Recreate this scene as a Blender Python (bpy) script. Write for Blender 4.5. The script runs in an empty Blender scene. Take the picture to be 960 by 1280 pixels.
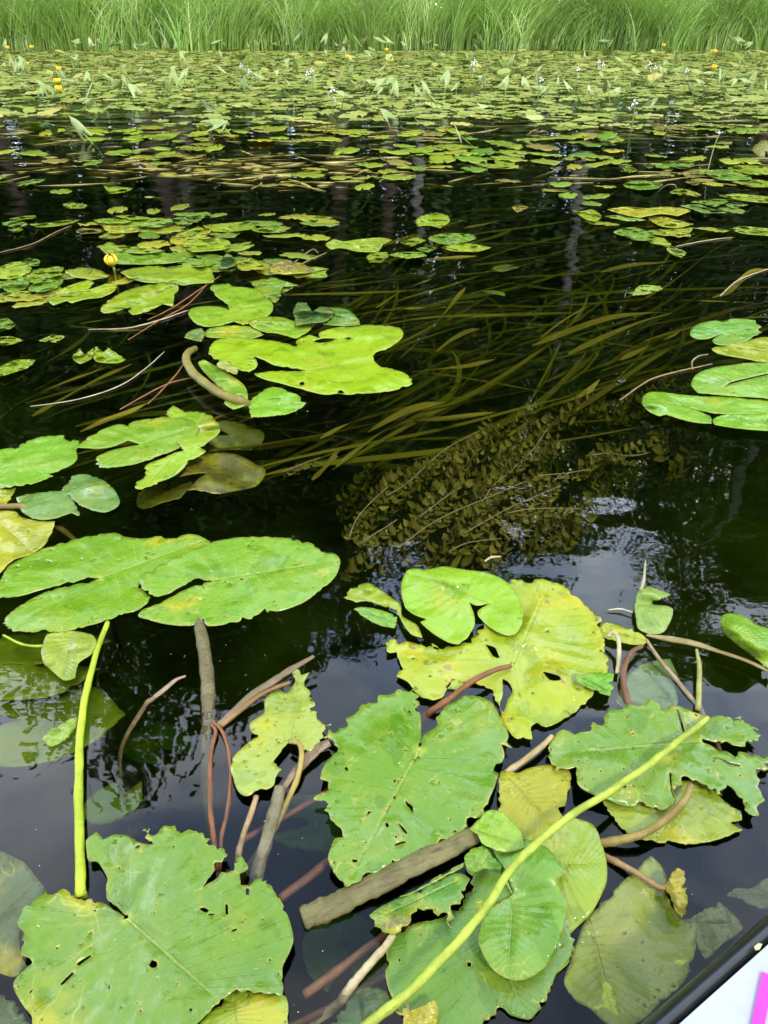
import bpy, bmesh, math, random
import numpy as np
from mathutils import Vector, Matrix, noise as mnoise
from mathutils.geometry import delaunay_2d_cdt
R = math.radians
scene = bpy.context.scene
COL = scene.collection
rng = random.Random(7)
nrng = np.random.default_rng(11)

# ------------------------------------------------------------------ camera
H = 0.85; PITCH = R(34.3); F = 924.0; W, HH = 960, 1280
cp, sp = math.cos(PITCH), math.sin(PITCH)
def ray(px, py):
    x = (px-480)/F; y = -(py-640)/F
    return (x, cp + sp*y, -sp + cp*y)
def at(px, py, z=0.0):
    """point of the place at height z seen at photo position px, py"""
    d = ray(px, py); t = (z-H)/d[2]
    return (d[0]*t, d[1]*t, z)
cd = bpy.data.cameras.new('camera'); cam = bpy.data.objects.new('camera', cd); COL.objects.link(cam)
cam.location = (0, 0, H); cam.rotation_euler = (R(90)-PITCH, 0, 0)
cd.sensor_fit = 'VERTICAL'; cd.sensor_height = 36; cd.lens = F/1280*36
cd.clip_start = 0.02; cd.clip_end = 2000
scene.camera = cam

# ------------------------------------------------------------------ helpers
def tag(o, label=None, cat=None, group=None, kind=None):
    if label: o['label'] = label
    if cat: o['category'] = cat
    if group: o['group'] = group
    if kind: o['kind'] = kind
    return o
def mesh_obj(name, v, f, mat, parent=None, smooth=True):
    me = bpy.data.meshes.new(name)
    me.from_pydata([tuple(p) for p in v], [], [tuple(int(i) for i in q) for q in f])
    me.update()
    if smooth: me.polygons.foreach_set('use_smooth', [True]*len(me.polygons))
    me.materials.append(mat)
    o = bpy.data.objects.new(name, me); COL.objects.link(o)
    if parent: o.parent = parent
    return o
def fast_mesh(name, v, quads, mat, attrs=None, smooth=True):
    v = np.asarray(v, dtype=np.float32); q = np.asarray(quads, dtype=np.int32)
    k = q.shape[1]; n = len(q)
    me = bpy.data.meshes.new(name)
    me.vertices.add(len(v)); me.vertices.foreach_set('co', v.ravel())
    me.loops.add(n*k); me.loops.foreach_set('vertex_index', q.ravel())
    me.polygons.add(n); me.polygons.foreach_set('loop_start', np.arange(0, n*k, k, dtype=np.int32))
    me.polygons.foreach_set('loop_total', np.full(n, k, dtype=np.int32))
    me.polygons.foreach_set('use_smooth', np.full(n, smooth, dtype=bool))
    me.update(calc_edges=True)
    for an, av in (attrs or {}).items():
        a = me.attributes.new(an, 'FLOAT', 'POINT'); a.data.foreach_set('value', np.asarray(av, dtype=np.float32))
    me.materials.append(mat)
    o = bpy.data.objects.new(name, me); COL.objects.link(o)
    return o
def empty(name, loc, rz=0):
    o = bpy.data.objects.new(name, None); o.empty_display_size = .03
    COL.objects.link(o); o.location = loc; o.rotation_euler = (0, 0, rz)
    return o
def copy_tree(root, loc, rot, s=1.0):
    c = root.copy(); COL.objects.link(c); c.location = loc; c.rotation_euler = rot; c.scale = (s, s, s)
    for ch in root.children:
        k = ch.copy(); COL.objects.link(k); k.parent = c
        for g in ch.children:
            d = g.copy(); COL.objects.link(d); d.parent = k
    return c
def smooth_path(pts, n=6):
    P = [np.array(p, float) for p in pts]
    if len(P) < 3: 
        return [P[0]+(P[-1]-P[0])*t for t in np.linspace(0, 1, n*2)]
    P = [2*P[0]-P[1]] + P + [2*P[-1]-P[-2]]
    out = []
    for i in range(1, len(P)-2):
        a, b, c, d = P[i-1:i+3]
        for k in range(n):
            t = k/n
            out.append(.5*((2*b)+(c-a)*t+(2*a-5*b+4*c-d)*t*t+(3*b-a-3*c+d)*t**3))
    out.append(P[-2]); return out
def tube(pts, radii, sides=8, wob=0.0, flat=1.0, seed=0):
    """swept tube, returns verts, faces"""
    P = [np.array(p, float) for p in pts]; n = len(P)
    rr = np.interp(np.linspace(0, 1, n), np.linspace(0, 1, len(radii)), radii)
    v = []; f = []; up = np.array((0, 0, 1.0)); rg = random.Random(seed)
    rr = rr*np.array([1+.16*mnoise.noise(Vector((i*.37+seed*1.7, seed, 2))) for i in range(n)])
    for i in range(n):
        t = P[min(i+1, n-1)]-P[max(i-1, 0)]; t /= (np.linalg.norm(t)+1e-12)
        s = np.cross(t, up)
        if np.linalg.norm(s) < 1e-3: s = np.array((1.0, 0, 0))
        s /= np.linalg.norm(s); u = np.cross(s, t)
        for k in range(sides):
            a = 2*math.pi*k/sides; q = rr[i]*(1+wob*(rg.random()-.5))
            v.append(P[i]+s*math.cos(a)*q+u*math.sin(a)*q*flat)
    for i in range(n-1):
        for k in range(sides):
            f.append((i*sides+k, i*sides+(k+1) % sides, (i+1)*sides+(k+1) % sides, (i+1)*sides+k))
    f.append(tuple(range(sides-1, -1, -1))); f.append(tuple((n-1)*sides+k for k in range(sides)))
    return v, f

# ------------------------------------------------------------------ materials
def new_mat(name):
    m = bpy.data.materials.new(name); m.use_nodes = True
    nt = m.node_tree; nt.nodes.clear()
    out = nt.nodes.new('ShaderNodeOutputMaterial')
    return m, nt, out
class NB:
    """little node builder"""
    def __init__(s, nt): s.nt = nt
    def n(s, t, **kw):
        nd = s.nt.nodes.new(t)
        for k, v in kw.items(): setattr(nd, k, v)
        return nd
    def link(s, a, b): s.nt.links.new(a, b)
    def setin(s, sock, v):
        if hasattr(v, 'is_output'): s.link(v, sock)
        else: sock.default_value = v
    def math(s, op, a, b=0.0, c=None, clamp=False):
        nd = s.n('ShaderNodeMath', operation=op, use_clamp=clamp)
        s.setin(nd.inputs[0], a); s.setin(nd.inputs[1], b)
        if c is not None: s.setin(nd.inputs[2], c)
        return nd.outputs[0]
    def ss(s, x, lo, hi, a=0.0, b=1.0):
        nd = s.n('ShaderNodeMapRange', interpolation_type='SMOOTHSTEP')
        s.setin(nd.inputs[0], x); nd.inputs[1].default_value = lo; nd.inputs[2].default_value = hi
        nd.inputs[3].default_value = a; nd.inputs[4].default_value = b
        return nd.outputs[0]
    def mix(s, fac, a, b, mode='MIX'):
        nd = s.n('ShaderNodeMix', data_type='RGBA', blend_type=mode)
        s.setin(nd.inputs[0], fac); s.setin(nd.inputs[6], a); s.setin(nd.inputs[7], b)
        return nd.outputs[2]
    def noise(s, vec, scale, detail=3, rough=.55, out=0):
        nd = s.n('ShaderNodeTexNoise'); s.link(vec, nd.inputs['Vector'])
        nd.inputs['Scale'].default_value = scale; nd.inputs['Detail'].default_value = detail
        nd.inputs['Roughness'].default_value = rough
        return nd.outputs[out]
    def attr(s, name): return s.n('ShaderNodeAttribute', attribute_name=name)

def leaf_material():
    m, nt, out = new_mat('lily_leaf'); b = NB(nt)
    info = b.n('ShaderNodeObjectInfo'); base = info.outputs['Color']; decay = info.outputs['Alpha']
    la = b.attr('leaf'); sep = b.n('ShaderNodeSeparateXYZ'); b.link(la.outputs['Vector'], sep.inputs[0])
    X, Y, Wv = sep.outputs
    edge = b.attr('edge').outputs['Fac']
    tc = b.n('ShaderNodeTexCoord'); oc = tc.outputs['Object']
    rnd = b.n('ShaderNodeVectorMath', operation='ADD'); b.link(oc, rnd.inputs[0])
    cmb = b.n('ShaderNodeCombineXYZ')
    b.link(b.math('MULTIPLY', info.outputs['Random'], 37.0), cmb.inputs[0]); b.link(b.math('MULTIPLY', info.outputs['Random'], 11.0), cmb.inputs[2])
    b.link(cmb.outputs[0], rnd.inputs[1]); vec = rnd.outputs[0]
    n1 = b.noise(vec, 11, 4); n2 = b.noise(vec, 38, 4, .6); n3 = b.noise(vec, 150, 3, .6)
    # hue drift
    yel = b.mix(.5, base, (.36, .36, .03, 1)); dk = b.mix(1.0, base, (.62, .78, .62, 1), 'MULTIPLY')
    c = b.mix(b.ss(n1, .48, .72, 0, .65), base, yel)
    c = b.mix(b.ss(n1, .28, .46, .55, 0), c, dk)
    c = b.mix(b.ss(n2, .5, .75, 0, .35), c, yel)
    c = b.mix(b.ss(n3, .3, .5, .3, 0), c, dk)
    # veins
    wv = b.math('PINGPONG', b.math('MULTIPLY', Wv, 15.0), .5)
    jit = b.math('MULTIPLY', n2, .03)
    vl = b.ss(b.math('ADD', wv, jit), .012, .085, 1, 0)
    ay = b.math('ABSOLUTE', Y)
    vl = b.math('MULTIPLY', vl, b.ss(ay, .0, .42, 1, .25))
    wv2 = b.math('PINGPONG', b.math('MULTIPLY', Wv, 45.0), .5)
    vl2 = b.ss(wv2, .02, .2, 1, 0)
    mid = b.math('MULTIPLY', b.ss(ay, .004, .020, 1, 0), b.ss(X, -.02, .02, 0, 1))
    mid = b.math('MULTIPLY', mid, b.ss(X, .5, 1.0, 1, .35))
    pale = b.mix(.6, base, (.50, .56, .16, 1))
    c = b.mix(b.math('MULTIPLY', vl, .20), c, pale)
    c = b.mix(b.math('MULTIPLY', vl2, .03), c, pale)
    c = b.mix(b.math('MULTIPLY', mid, .32), c, pale)
    # junction glow of pale tissue
    dj = b.math('SQRT', b.math('ADD', b.math('MULTIPLY', X, X), b.math('MULTIPLY', Y, Y)))
    c = b.mix(b.ss(dj, .0, .07, .7, 0), c, (.42, .50, .06, 1))
    # decay: yellow patches, brown patches
    t1 = b.math('ADD', n1, b.math('MULTIPLY', decay, .32))
    c = b.mix(b.ss(t1, .62, .78, 0, .8), c, (.47, .43, .02, 1))
    t2 = b.math('ADD', b.math('ADD', b.math('MULTIPLY', n2, .6), b.math('MULTIPLY', n1, .4)), b.math('MULTIPLY', decay, .22))
    c = b.mix(b.ss(t2, .66, .74, 0, .88), c, b.mix(n3, (.10, .065, .025, 1), (.26, .22, .11, 1)))
    # pin spots
    vo = b.n('ShaderNodeTexVoronoi'); b.link(vec, vo.inputs['Vector']); vo.inputs['Scale'].default_value = 75
    spt = b.math('MULTIPLY', b.ss(vo.outputs['Distance'], .08, .17, 1, 0), b.ss(n1, .46, .6, 0, 1))
    c = b.mix(b.math('MULTIPLY', spt, .75), c, (.10, .07, .02, 1))
    # thread-like miner trails
    tr = b.n('ShaderNodeTexNoise'); b.link(vec, tr.inputs['Vector']); tr.inputs['Scale'].default_value = 26; tr.inputs['Detail'].default_value = 1
    trl = b.math('MULTIPLY', b.ss(b.math('ABSOLUTE', b.math('SUBTRACT', tr.outputs[0], .5)), .004, .014, 1, 0), b.ss(n1, .52, .62, 0, 1))
    c = b.mix(b.math('MULTIPLY', trl, .45), c, (.46, .50, .16, 1))
    # dry rim
    er = b.math('DIVIDE', edge, b.math('ADD', b.math('MULTIPLY', n2, .03), .001))
    rimn = b.math('MULTIPLY', b.ss(er, .15, .9, 1, 0), b.ss(n2, .46, .62, .25, 1))
    c = b.mix(b.math('MULTIPLY', rimn, .6), c, (.46, .42, .10, 1))
    rimd = b.math('MULTIPLY', b.ss(er, .1, .45, 1, 0), b.ss(n3, .52, .62, 0, 1))
    c = b.mix(b.math('MULTIPLY', rimd, .7), c, (.12, .08, .03, 1))
    # wet patches left by splashes: darker and smoother
    wet = b.ss(b.noise(vec, 16, 2, .4), .60, .63)
    c = b.mix(1.0, c, (.90, .90, .68, 1), 'MULTIPLY')
    c = b.mix(b.math('MULTIPLY', wet, .8), c, b.mix(1.0, c, (.72, .80, .6, 1), 'MULTIPLY'))
    bs = b.n('ShaderNodeBsdfPrincipled'); b.link(c, bs.inputs['Base Color'])
    b.link(b.math('MULTIPLY', b.ss(n2, .35, .65, .20, .42), b.math('SUBTRACT', 1.0, b.math('MULTIPLY', wet, .75))), bs.inputs['Roughness']); bs.inputs['IOR'].default_value = 1.42; bs.inputs['Specular IOR Level'].default_value = .42
    b.link(b.ss(b.noise(vec, 7, 3, .5), .36, .64, .08, .75), bs.inputs['Coat Weight']); bs.inputs['Coat Roughness'].default_value = .22
    tl = b.n('ShaderNodeBsdfTranslucent')
    b.link(b.mix(1.0, c, (1.3, 1.15, .4, 1), 'MULTIPLY'), tl.inputs['Color'])
    hgt = b.math('ADD', b.math('MULTIPLY', vl, -.0006), b.math('ADD', b.math('MULTIPLY', n2, .0055), b.math('MULTIPLY', n1, .012)))
    hgt = b.math('ADD', hgt, b.math('MULTIPLY', n3, .0005))
    hgt = b.math('ADD', hgt, b.math('MULTIPLY', vl2, -.00012))
    hgt = b.math('ADD', hgt, b.math('MULTIPLY', mid, -.0025))
    hgt = b.math('ADD', hgt, b.math('MULTIPLY', b.math('SINE', b.math('MULTIPLY', Wv, 94.2)), .0002))
    bp = b.n('ShaderNodeBump'); bp.inputs['Distance'].default_value = 1.0; bp.inputs['Strength'].default_value = .7
    b.link(hgt, bp.inputs['Height']); b.link(bp.outputs[0], bs.inputs['Normal'])
    mx = b.n('ShaderNodeMixShader'); mx.inputs[0].default_value = .22
    b.link(bs.outputs[0], mx.inputs[1]); b.link(tl.outputs[0], mx.inputs[2]); b.link(mx.outputs[0], out.inputs['Surface'])
    return m
M_LEAF = leaf_material()

def stalk_material():
    m, nt, out = new_mat('stalk'); b = NB(nt)
    info = b.n('ShaderNodeObjectInfo'); base = info.outputs['Color']; decay = info.outputs['Alpha']
    tc = b.n('ShaderNodeTexCoord')
    mp = b.n('ShaderNodeMapping'); b.link(tc.outputs['Object'], mp.inputs[0]); mp.inputs['Scale'].default_value = (.16, 1, 1)
    n1 = b.noise(tc.outputs['Object'], 30, 5, .65); n2 = b.noise(mp.outputs[0], 210, 4, .7)
    c = b.mix(b.ss(n1, .38, .62, 0, .85), base, b.mix(1.0, base, (.62, .60, .5, 1), 'MULTIPLY'))
    c = b.mix(b.ss(n2, .5, .75, 0, .5), c, b.mix(1.0, base, (1.35, 1.25, .9, 1), 'MULTIPLY'))
    t = b.math('ADD', n2, b.math('MULTIPLY', decay, .25))
    c = b.mix(b.ss(t, .62, .8, 0, .85), c, (.06, .04, .018, 1))
    bs = b.n('ShaderNodeBsdfPrincipled'); b.link(c, bs.inputs['Base Color']); bs.inputs['Roughness'].default_value = .5; bs.inputs['Specular IOR Level'].default_value = .3
    bp = b.n('ShaderNodeBump'); bp.inputs['Strength'].default_value = .5; bp.inputs['Distance'].default_value = .004
    b.link(n2, bp.inputs['Height']); b.link(bp.outputs[0], bs.inputs['Normal'])
    b.link(bs.outputs[0], out.inputs['Surface']); return m
M_STALK = stalk_material()

def tint_leafy(name, c1, c2, c3=None, rough=.5, trans=.25, attr='tone', nscale=3.0, spec=.5):
    """foliage whose every blade has its own tone between c1 and c2 (and some c3)"""
    m, nt, out = new_mat(name); b = NB(nt)
    a = b.attr(attr).outputs['Fac']
    tc = b.n('ShaderNodeTexCoord'); n1 = b.noise(tc.outputs['Object'], nscale, 3)
    c = b.mix(a, c1+(1,), c2+(1,))
    if c3: c = b.mix(b.ss(a, .88, .95, 0, 1), c, c3+(1,))
    c = b.mix(b.ss(n1, .35, .65, 0, .4), c, b.mix(1.0, c, (.6, .68, .6, 1), 'MULTIPLY'))
    bs = b.n('ShaderNodeBsdfPrincipled'); b.link(c, bs.inputs['Base Color']); bs.inputs['Roughness'].default_value = rough; bs.inputs['Specular IOR Level'].default_value = spec
    tl = b.n('ShaderNodeBsdfTranslucent'); b.link(c, tl.inputs['Color'])
    mx = b.n('ShaderNodeMixShader'); mx.inputs[0].default_value = trans
    b.link(bs.outputs[0], mx.inputs[1]); b.link(tl.outputs[0], mx.inputs[2]); b.link(mx.outputs[0], out.inputs['Surface'])
    return m
def simple_mat(name, col, rough=.5, noise_scale=30, var=.35, bump=0.0, spec=None):
    m, nt, out = new_mat(name); b = NB(nt)
    tc = b.n('ShaderNodeTexCoord'); n1 = b.noise(tc.outputs['Object'], noise_scale, 4)
    c = b.mix(b.ss(n1, .3, .7, 0, 1), tuple(x*(1-var) for x in col)+(1,), tuple(min(1, x*(1+var)) for x in col)+(1,))
    bs = b.n('ShaderNodeBsdfPrincipled'); b.link(c, bs.inputs['Base Color']); bs.inputs['Roughness'].default_value = rough
    if bump:
        bp = b.n('ShaderNodeBump'); bp.inputs['Strength'].default_value = .6; bp.inputs['Distance'].default_value = bump
        b.link(n1, bp.inputs['Height']); b.link(bp.outputs[0], bs.inputs['Normal'])
    b.link(bs.outputs[0], out.inputs['Surface']); return m

# ------------------------------------------------------------------ leaf blades
def closed_cr(P, step):
    P = np.asarray(P, float); n = len(P); out = []
    for i in range(n):
        a, b, c, d = P[i-1], P[i], P[(i+1) % n], P[(i+2) % n]
        L = np.linalg.norm(c-b); k = max(1, int(round(L/step)))
        lim = L*0.9
        m1 = (c-a)*.5; m2 = (d-b)*.5
        for m, (p, q, r) in ((m1, (a, b, c)), (m2, (b, c, d))):       # sharp corners stay sharp
            u1 = q-p; u2 = r-q; cs = (u1@u2)/(np.linalg.norm(u1)*np.linalg.norm(u2)+1e-12)
            if cs < .35: m *= .12
        for m in (m1, m2):
            l = np.linalg.norm(m)
            if l > lim: m *= lim/l
        for j in range(k):
            t = j/k
            h = (2*t**3-3*t*t+1)*b+(t**3-2*t*t+t)*m1+(-2*t**3+3*t*t)*c+(t**3-t*t)*m2
            out.append(h)
    return np.array(out)
def inside(pts, loops):
    r = np.zeros(len(pts), bool); x = pts[:, 0]; y = pts[:, 1]
    for lp in loops:
        a = lp; b = np.roll(lp, -1, 0)
        for (x1, y1), (x2, y2) in zip(a, b):
            if y1 == y2: continue
            cnd = ((y1 > y) != (y2 > y))
            r ^= cnd & (x < (x2-x1)*(y-y1)/(y2-y1)+x1)
    return r
def dist_loops(pts, loops):
    d = np.full(len(pts), 1e9)
    for lp in loops:
        a = lp; e = np.roll(lp, -1, 0)-lp; l2 = (e**2).sum(1)+1e-15
        for k in range(len(a)):
            w = pts-a[k]; t = np.clip((w@e[k])/l2[k], 0, 1)
            q = w-t[:, None]*e[k]; d = np.minimum(d, (q**2).sum(1))
    return np.sqrt(d)
def vein_coord(x, y):
    ay = np.abs(y)+1e-6
    lo = np.zeros_like(x); hi = np.ones_like(x)*1.6
    p0, p1 = R(140), R(24)
    for _ in range(22):
        t = (lo+hi)/2
        phi = p0+(p1-p0)*np.clip(t, 0, 1)**.55
        g = np.arctan2(ay, x-t)-phi
        hi = np.where(g > 0, t, hi); lo = np.where(g > 0, lo, t)
    th = np.arctan2(ay, x)
    return np.where(th > p0, -(th-p0)*.35, lo)
def blade_data(outline, L, spacing, jag=0.0, holes=(), nh=0, seed=0, bites=0, hole_size=.012):
    """outline in local metres (x along midrib from the stalk junction). returns 2D verts, tris, leaf attr, edge attr"""
    rg = random.Random(seed)
    lp = closed_cr(outline, spacing*.55)
    if jag > 0:
        e = np.roll(lp, -1, 0)-np.roll(lp, 1, 0); nrm = np.stack([-e[:, 1], e[:, 0]], 1); nrm /= (np.linalg.norm(nrm, axis=1)[:, None]+1e-9)
        area = .5*np.sum(lp[:, 0]*np.roll(lp[:, 1], -1)-np.roll(lp[:, 0], -1)*lp[:, 1])
        if area < 0: nrm = -nrm      # nrm points inward
        d = []
        for p in lp:
            q = Vector((p[0]*70+seed, p[1]*70, 0)); q2 = Vector((p[0]*190+seed, p[1]*190, 3.3)); q3 = Vector((p[0]*14+seed, p[1]*14, 7))
            msk = max(0., min(1., .5+2.2*mnoise.noise(q3)))
            d.append((max(0, mnoise.noise(q))*2.0+max(0, mnoise.noise(q2))*1.7+.05)*msk)
        lp = lp+nrm*np.array(d)[:, None]*jag
        for _ in range(int(bites*2.2)):
            i = rg.randrange(len(lp)); c0 = lp[i]; rb = rg.uniform(.010, .04)*L
            w = lp-c0; dd = np.linalg.norm(w, axis=1)
            k = np.clip(1-dd/rb, 0, 1)
            lp = lp+nrm*(np.sqrt(k)*rb*.8)[:, None]
    loops = [lp]
    for h in holes: loops.append(closed_cr(h, spacing*.5))
    lo, hi = lp.min(0), lp.max(0)
    tries = 0; made = 0
    while made < nh and tries < nh*12:
        tries += 1
        c = np.array([rg.uniform(lo[0], hi[0]), rg.uniform(lo[1], hi[1])])
        a = hole_size*rg.uniform(.35, 1.0)*L*(.8+1.3*rg.random()**3); asp = rg.uniform(.18, .7); an = math.atan2(c[1], c[0])+rg.gauss(0, .5)
        if not inside(c[None], loops)[0] or (lambda d0: d0 < a*1.5 or (tries % 3 and d0 > .11*L))(dist_loops(c[None], loops)[0]): continue
        k = 7; hp = []
        for j in range(k):
            t = 2*math.pi*j/k; rr = rg.uniform(.7, 1.25)
            u = math.cos(t)*a*rr; v = math.sin(t)*a*asp*rr
            hp.append(c+np.array([u*math.cos(an)-v*math.sin(an), u*math.sin(an)+v*math.cos(an)]))
        loops.append(np.array(hp)); made += 1
    # interior lattice
    gx = np.arange(lo[0], hi[0], spacing); gy = np.arange(lo[1], hi[1], spacing*.866)
    g = np.array([(x+(spacing/2 if j % 2 else 0), y) for j, y in enumerate(gy) for x in gx]).reshape(-1, 2)
    if len(g):
        g = g+nrng.normal(0, spacing*.07, g.shape)
        g = g[inside(g, loops)]
        if len(g): g = g[dist_loops(g, loops) > spacing*.4]
    V = [Vector(p) for l in loops for p in l]; E = []; o = 0
    for l in loops:
        n = len(l); E += [(o+i, o+(i+1) % n) for i in range(n)]; o += n
    V += [Vector(p) for p in g]
    vs, es, fs, _, _, _ = delaunay_2d_cdt(V, E, [], 0, 1e-7)
    P = np.array([(v.x, v.y) for v in vs]); T = np.array([f for f in fs if len(f) == 3])
    cen = P[T].mean(1); T = T[inside(cen, loops)]
    used = np.unique(T); mp = -np.ones(len(P), int); mp[used] = np.arange(len(used)); P = P[used]; T = mp[T]
    # orient up
    a = P[T[:, 1]]-P[T[:, 0]]; c = P[T[:, 2]]-P[T[:, 0]]
    flip = (a[:, 0]*c[:, 1]-a[:, 1]*c[:, 0]) < 0; T[flip] = T[flip][:, ::-1]
    ed = dist_loops(P, loops)
    x, y = P[:, 0]/L, P[:, 1]/L
    return P, T, np.stack([x, y, vein_coord(x, y)], 1), ed/L
def shell(P3, T, leafattr, edge, thick):
    n = len(P3); cnt = {}
    for t in T:
        for i in range(3):
            k = (t[i], t[(i+1) % 3]); cnt[k] = 1
    bd = [k for k in cnt if (k[1], k[0]) not in cnt]
    low = P3.copy(); low[:, 2] -= thick
    V = np.concatenate([P3, low]); Fc = [tuple(t) for t in T]+[tuple(t[::-1]+n) for t in T]
    Fc += [(b, a, a+n, b+n) for a, b in bd]
    return V, Fc, np.concatenate([leafattr, leafattr]), np.concatenate([edge, edge])
def blade_obj(name, V, Fc, la, ed, parent=None, mat=None):
    o = mesh_obj(name, V, Fc, mat or M_LEAF, parent)
    a = o.data.attributes.new('leaf', 'FLOAT_VECTOR', 'POINT'); a.data.foreach_set('vector', np.asarray(la, np.float32).ravel())
    a = o.data.attributes.new('edge', 'FLOAT', 'POINT'); a.data.foreach_set('value', np.asarray(ed, np.float32))
    return o
def parse(s, crop):
    ox, oy, k = crop
    return [(ox+float(a.split(',')[0])/k, oy+float(a.split(',')[1])/k) for a in s.split()]

TINT = {  # leaf albedos, last value how far gone the leaf is
 'G': (.16, .30, .025, .05), 'B': (.17, .31, .07, .0), 'L': (.27, .38, .014, .08), 'D': (.07, .17, .035, .1),
 'Y': (.40, .42, .025, .45), 'P': (.30, .44, .085, .12), 'YG': (.29, .40, .03, .25), 'O': (.17, .19, .03, .3), 'K': (.22, .18, .07, .6), 'T': (.52, .42, .20, .4)}
def vary(c, k=.12, rg=rng):
    a = 1+rg.uniform(-k, k); return (c[0]*a*(1+rg.uniform(-k, k)), c[1]*a, c[2]*a*(1+rg.uniform(-k, k)), c[3])

def sink(pts):
    """a stalk that dips under water goes on down into the murk"""
    pts = [tuple(p) for p in pts]
    if pts[-1][2] < -.005 and len(pts) > 2:
        a, c = np.array(at(*pts[-2])), np.array(at(*pts[-1])); d = c-a; d[2] = 0; d /= np.linalg.norm(d)+1e-9
        return [np.array(at(*p)) for p in pts]+[c+d*.05+np.array((0, 0, -.07)), c+d*.07+np.array((0, 0, -.22)), c+d*.075+np.array((0, 0, -.40))]
    return [np.array(at(*p)) for p in pts]
def leaf(label, crop, outline, junc, tip, tint, h=.004, jag=.004, nh=0, und=.004, res=None, bumps=(), holes=(), bites=0,
         stalk=None, stalk_r=.0045, stalk_tint=(.26, .33, .04, .1), thick=.0009, curl=.0, group=None, cat='lily leaf', name='lily_leaf', groove=.003, seed=None, hole_size=.012, plan=None):
    O = [np.array(at(x, y, h)[:2]) for x, y in parse(outline, crop)]
    J = np.array(at(*parse(junc, crop)[0], h)[:2]); Tp = np.array(at(*parse(tip, crop)[0], h)[:2])
    ax = Tp-J; L = np.linalg.norm(ax); an = math.atan2(ax[1], ax[0])
    c, s = math.cos(an), math.sin(an); Rm = np.array([[c, s], [-s, c]])
    loc = [Rm@(p-J) for p in O]
    size = np.ptp(np.array(loc), axis=0).max()
    L = max(L, size*.45)
    seed = seed if seed is not None else sum(ord(ch) for ch in outline) % 997
    spc = size/(res or 26)
    hl = [[Rm@(np.array(at(x, y, h)[:2])-J) for x, y in parse(q, crop)] for q in holes]
    P, T, la, ed = blade_data(loc, L, spc, jag*1.3, hl, int(nh*1.7), seed, bites, hole_size*.85)
    bw = []
    for q in bumps:
        x, y = parse('%g,%g' % (q[0], q[1]), crop)[0]; bw.append((Rm@(np.array(at(x, y, h)[:2])-J), q[2], q[3]))
    P3 = np.zeros((len(P), 3))
    for i, (x, y) in enumerate(P):
        v = Vector((x/size*3.2+seed, y/size*3.2, 0)); v2 = Vector((x/size*9+seed, y/size*9, 4))
        e = ed[i]*L
        dz = und*1.6*(mnoise.noise(v)*1.0+.4*mnoise.noise(v2))
        dz += curl*max(0, 1-e/.03)**2*(.4+mnoise.noise(Vector((x*40, y*40, seed))))
        if x > 0: dz -= groove*math.exp(-(y/(.045*L))**2)*min(1, e/.02)
        dz += groove*.9*math.sin(la[i][2]*15*2*math.pi)*min(1, e/.03)*.35
        for bc, bh, br in bw:
            dz += bh*math.exp(-((x-bc[0])**2+(y-bc[1])**2)/br**2)
        wx, wy = (Rm.T@np.array((x, y)))+J
        if h > 0: dz = max(dz, -h*.75+.0002)
        k = (H-(h+dz))/(H-h)               # the outline keeps its place while the blade rises or dips
        P3[i] = (wx*k, wy*k, h+dz)
    P3[:, :2] = (P3[:, :2]-J)@Rm.T; P3[:, 2] -= h
    V, Fc, la2, ed2 = shell(P3, T, la, ed, thick)
    col = vary(TINT[tint] if isinstance(tint, str) else tint, .07)
    if stalk:
        root = empty(name, (J[0], J[1], h), an)
        bl = blade_obj('blade', V, Fc, la2, ed2, root); bl.color = col
        path = smooth_path(sink(stalk), 7)
        M = Matrix.Rotation(-an, 3, 'Z')
        path = [np.array(M@(Vector(p)-Vector((J[0], J[1], h)))) for p in path]
        v, f = tube(path, stalk_r if isinstance(stalk_r, (list, tuple)) else [stalk_r*.9, stalk_r], 8, .08)
        st = mesh_obj('stalk', v, f, M_STALK, root); st.color = stalk_tint
    else:
        root = blade_obj(name, V, Fc, la2, ed2); root.location = (J[0], J[1], h); root.rotation_euler = (0, 0, an); root.color = col
    tag(root, label, cat, group)
    return root
def stalk_thing(label, pts, r, tint, name='lily_stalk', cat='stalk', group=None, sides=9, wob=.1, flat=1.0):
    path = smooth_path(sink(pts), 8)
    o0 = np.array(path[0])
    for k in range(1, len(path)-1):      # slight kinks
        q = Vector(path[k]*22); path[k] = path[k]+np.array((mnoise.noise(q), mnoise.noise(q+Vector((7, 0, 0))), .5*mnoise.noise(q+Vector((0, 9, 0)))))*.0014
    dv = path[-1]-o0; an = math.atan2(dv[1], dv[0]); Mi = np.array(Matrix.Rotation(-an, 3, 'Z'))
    v, f = tube([Mi@(p-o0) for p in path], r, sides, wob, flat, seed=len(label))
    o = mesh_obj(name, v, f, M_STALK); o.location = tuple(o0); o.rotation_euler = (0, 0, an); o.color = tint
    return tag(o, label, cat, group)
# ------------------------------------------------------------------ sky and sun
SUN_EL, SUN_AZ = R(50), R(150)      # azimuth clockwise from +Y: behind and to the right
sd = Vector((math.sin(SUN_AZ)*math.cos(SUN_EL), math.cos(SUN_AZ)*math.cos(SUN_EL), math.sin(SUN_EL)))
world = bpy.data.worlds.new('World'); scene.world = world; world.use_nodes = True
wt = world.node_tree; wt.nodes.clear(); b = NB(wt)
wo = b.n('ShaderNodeOutputWorld'); bg = b.n('ShaderNodeBackground'); bg.inputs['Strength'].default_value = .15
sky = b.n('ShaderNodeTexSky', sky_type='NISHITA'); sky.sun_disc = False; sky.sun_elevation = SUN_EL; sky.sun_rotation = SUN_AZ
tcw = b.n('ShaderNodeTexCoord')
mp = b.n('ShaderNodeMapping'); b.link(tcw.outputs['Generated'], mp.inputs[0]); mp.inputs['Scale'].default_value = (1, 1, 2.2)
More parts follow.
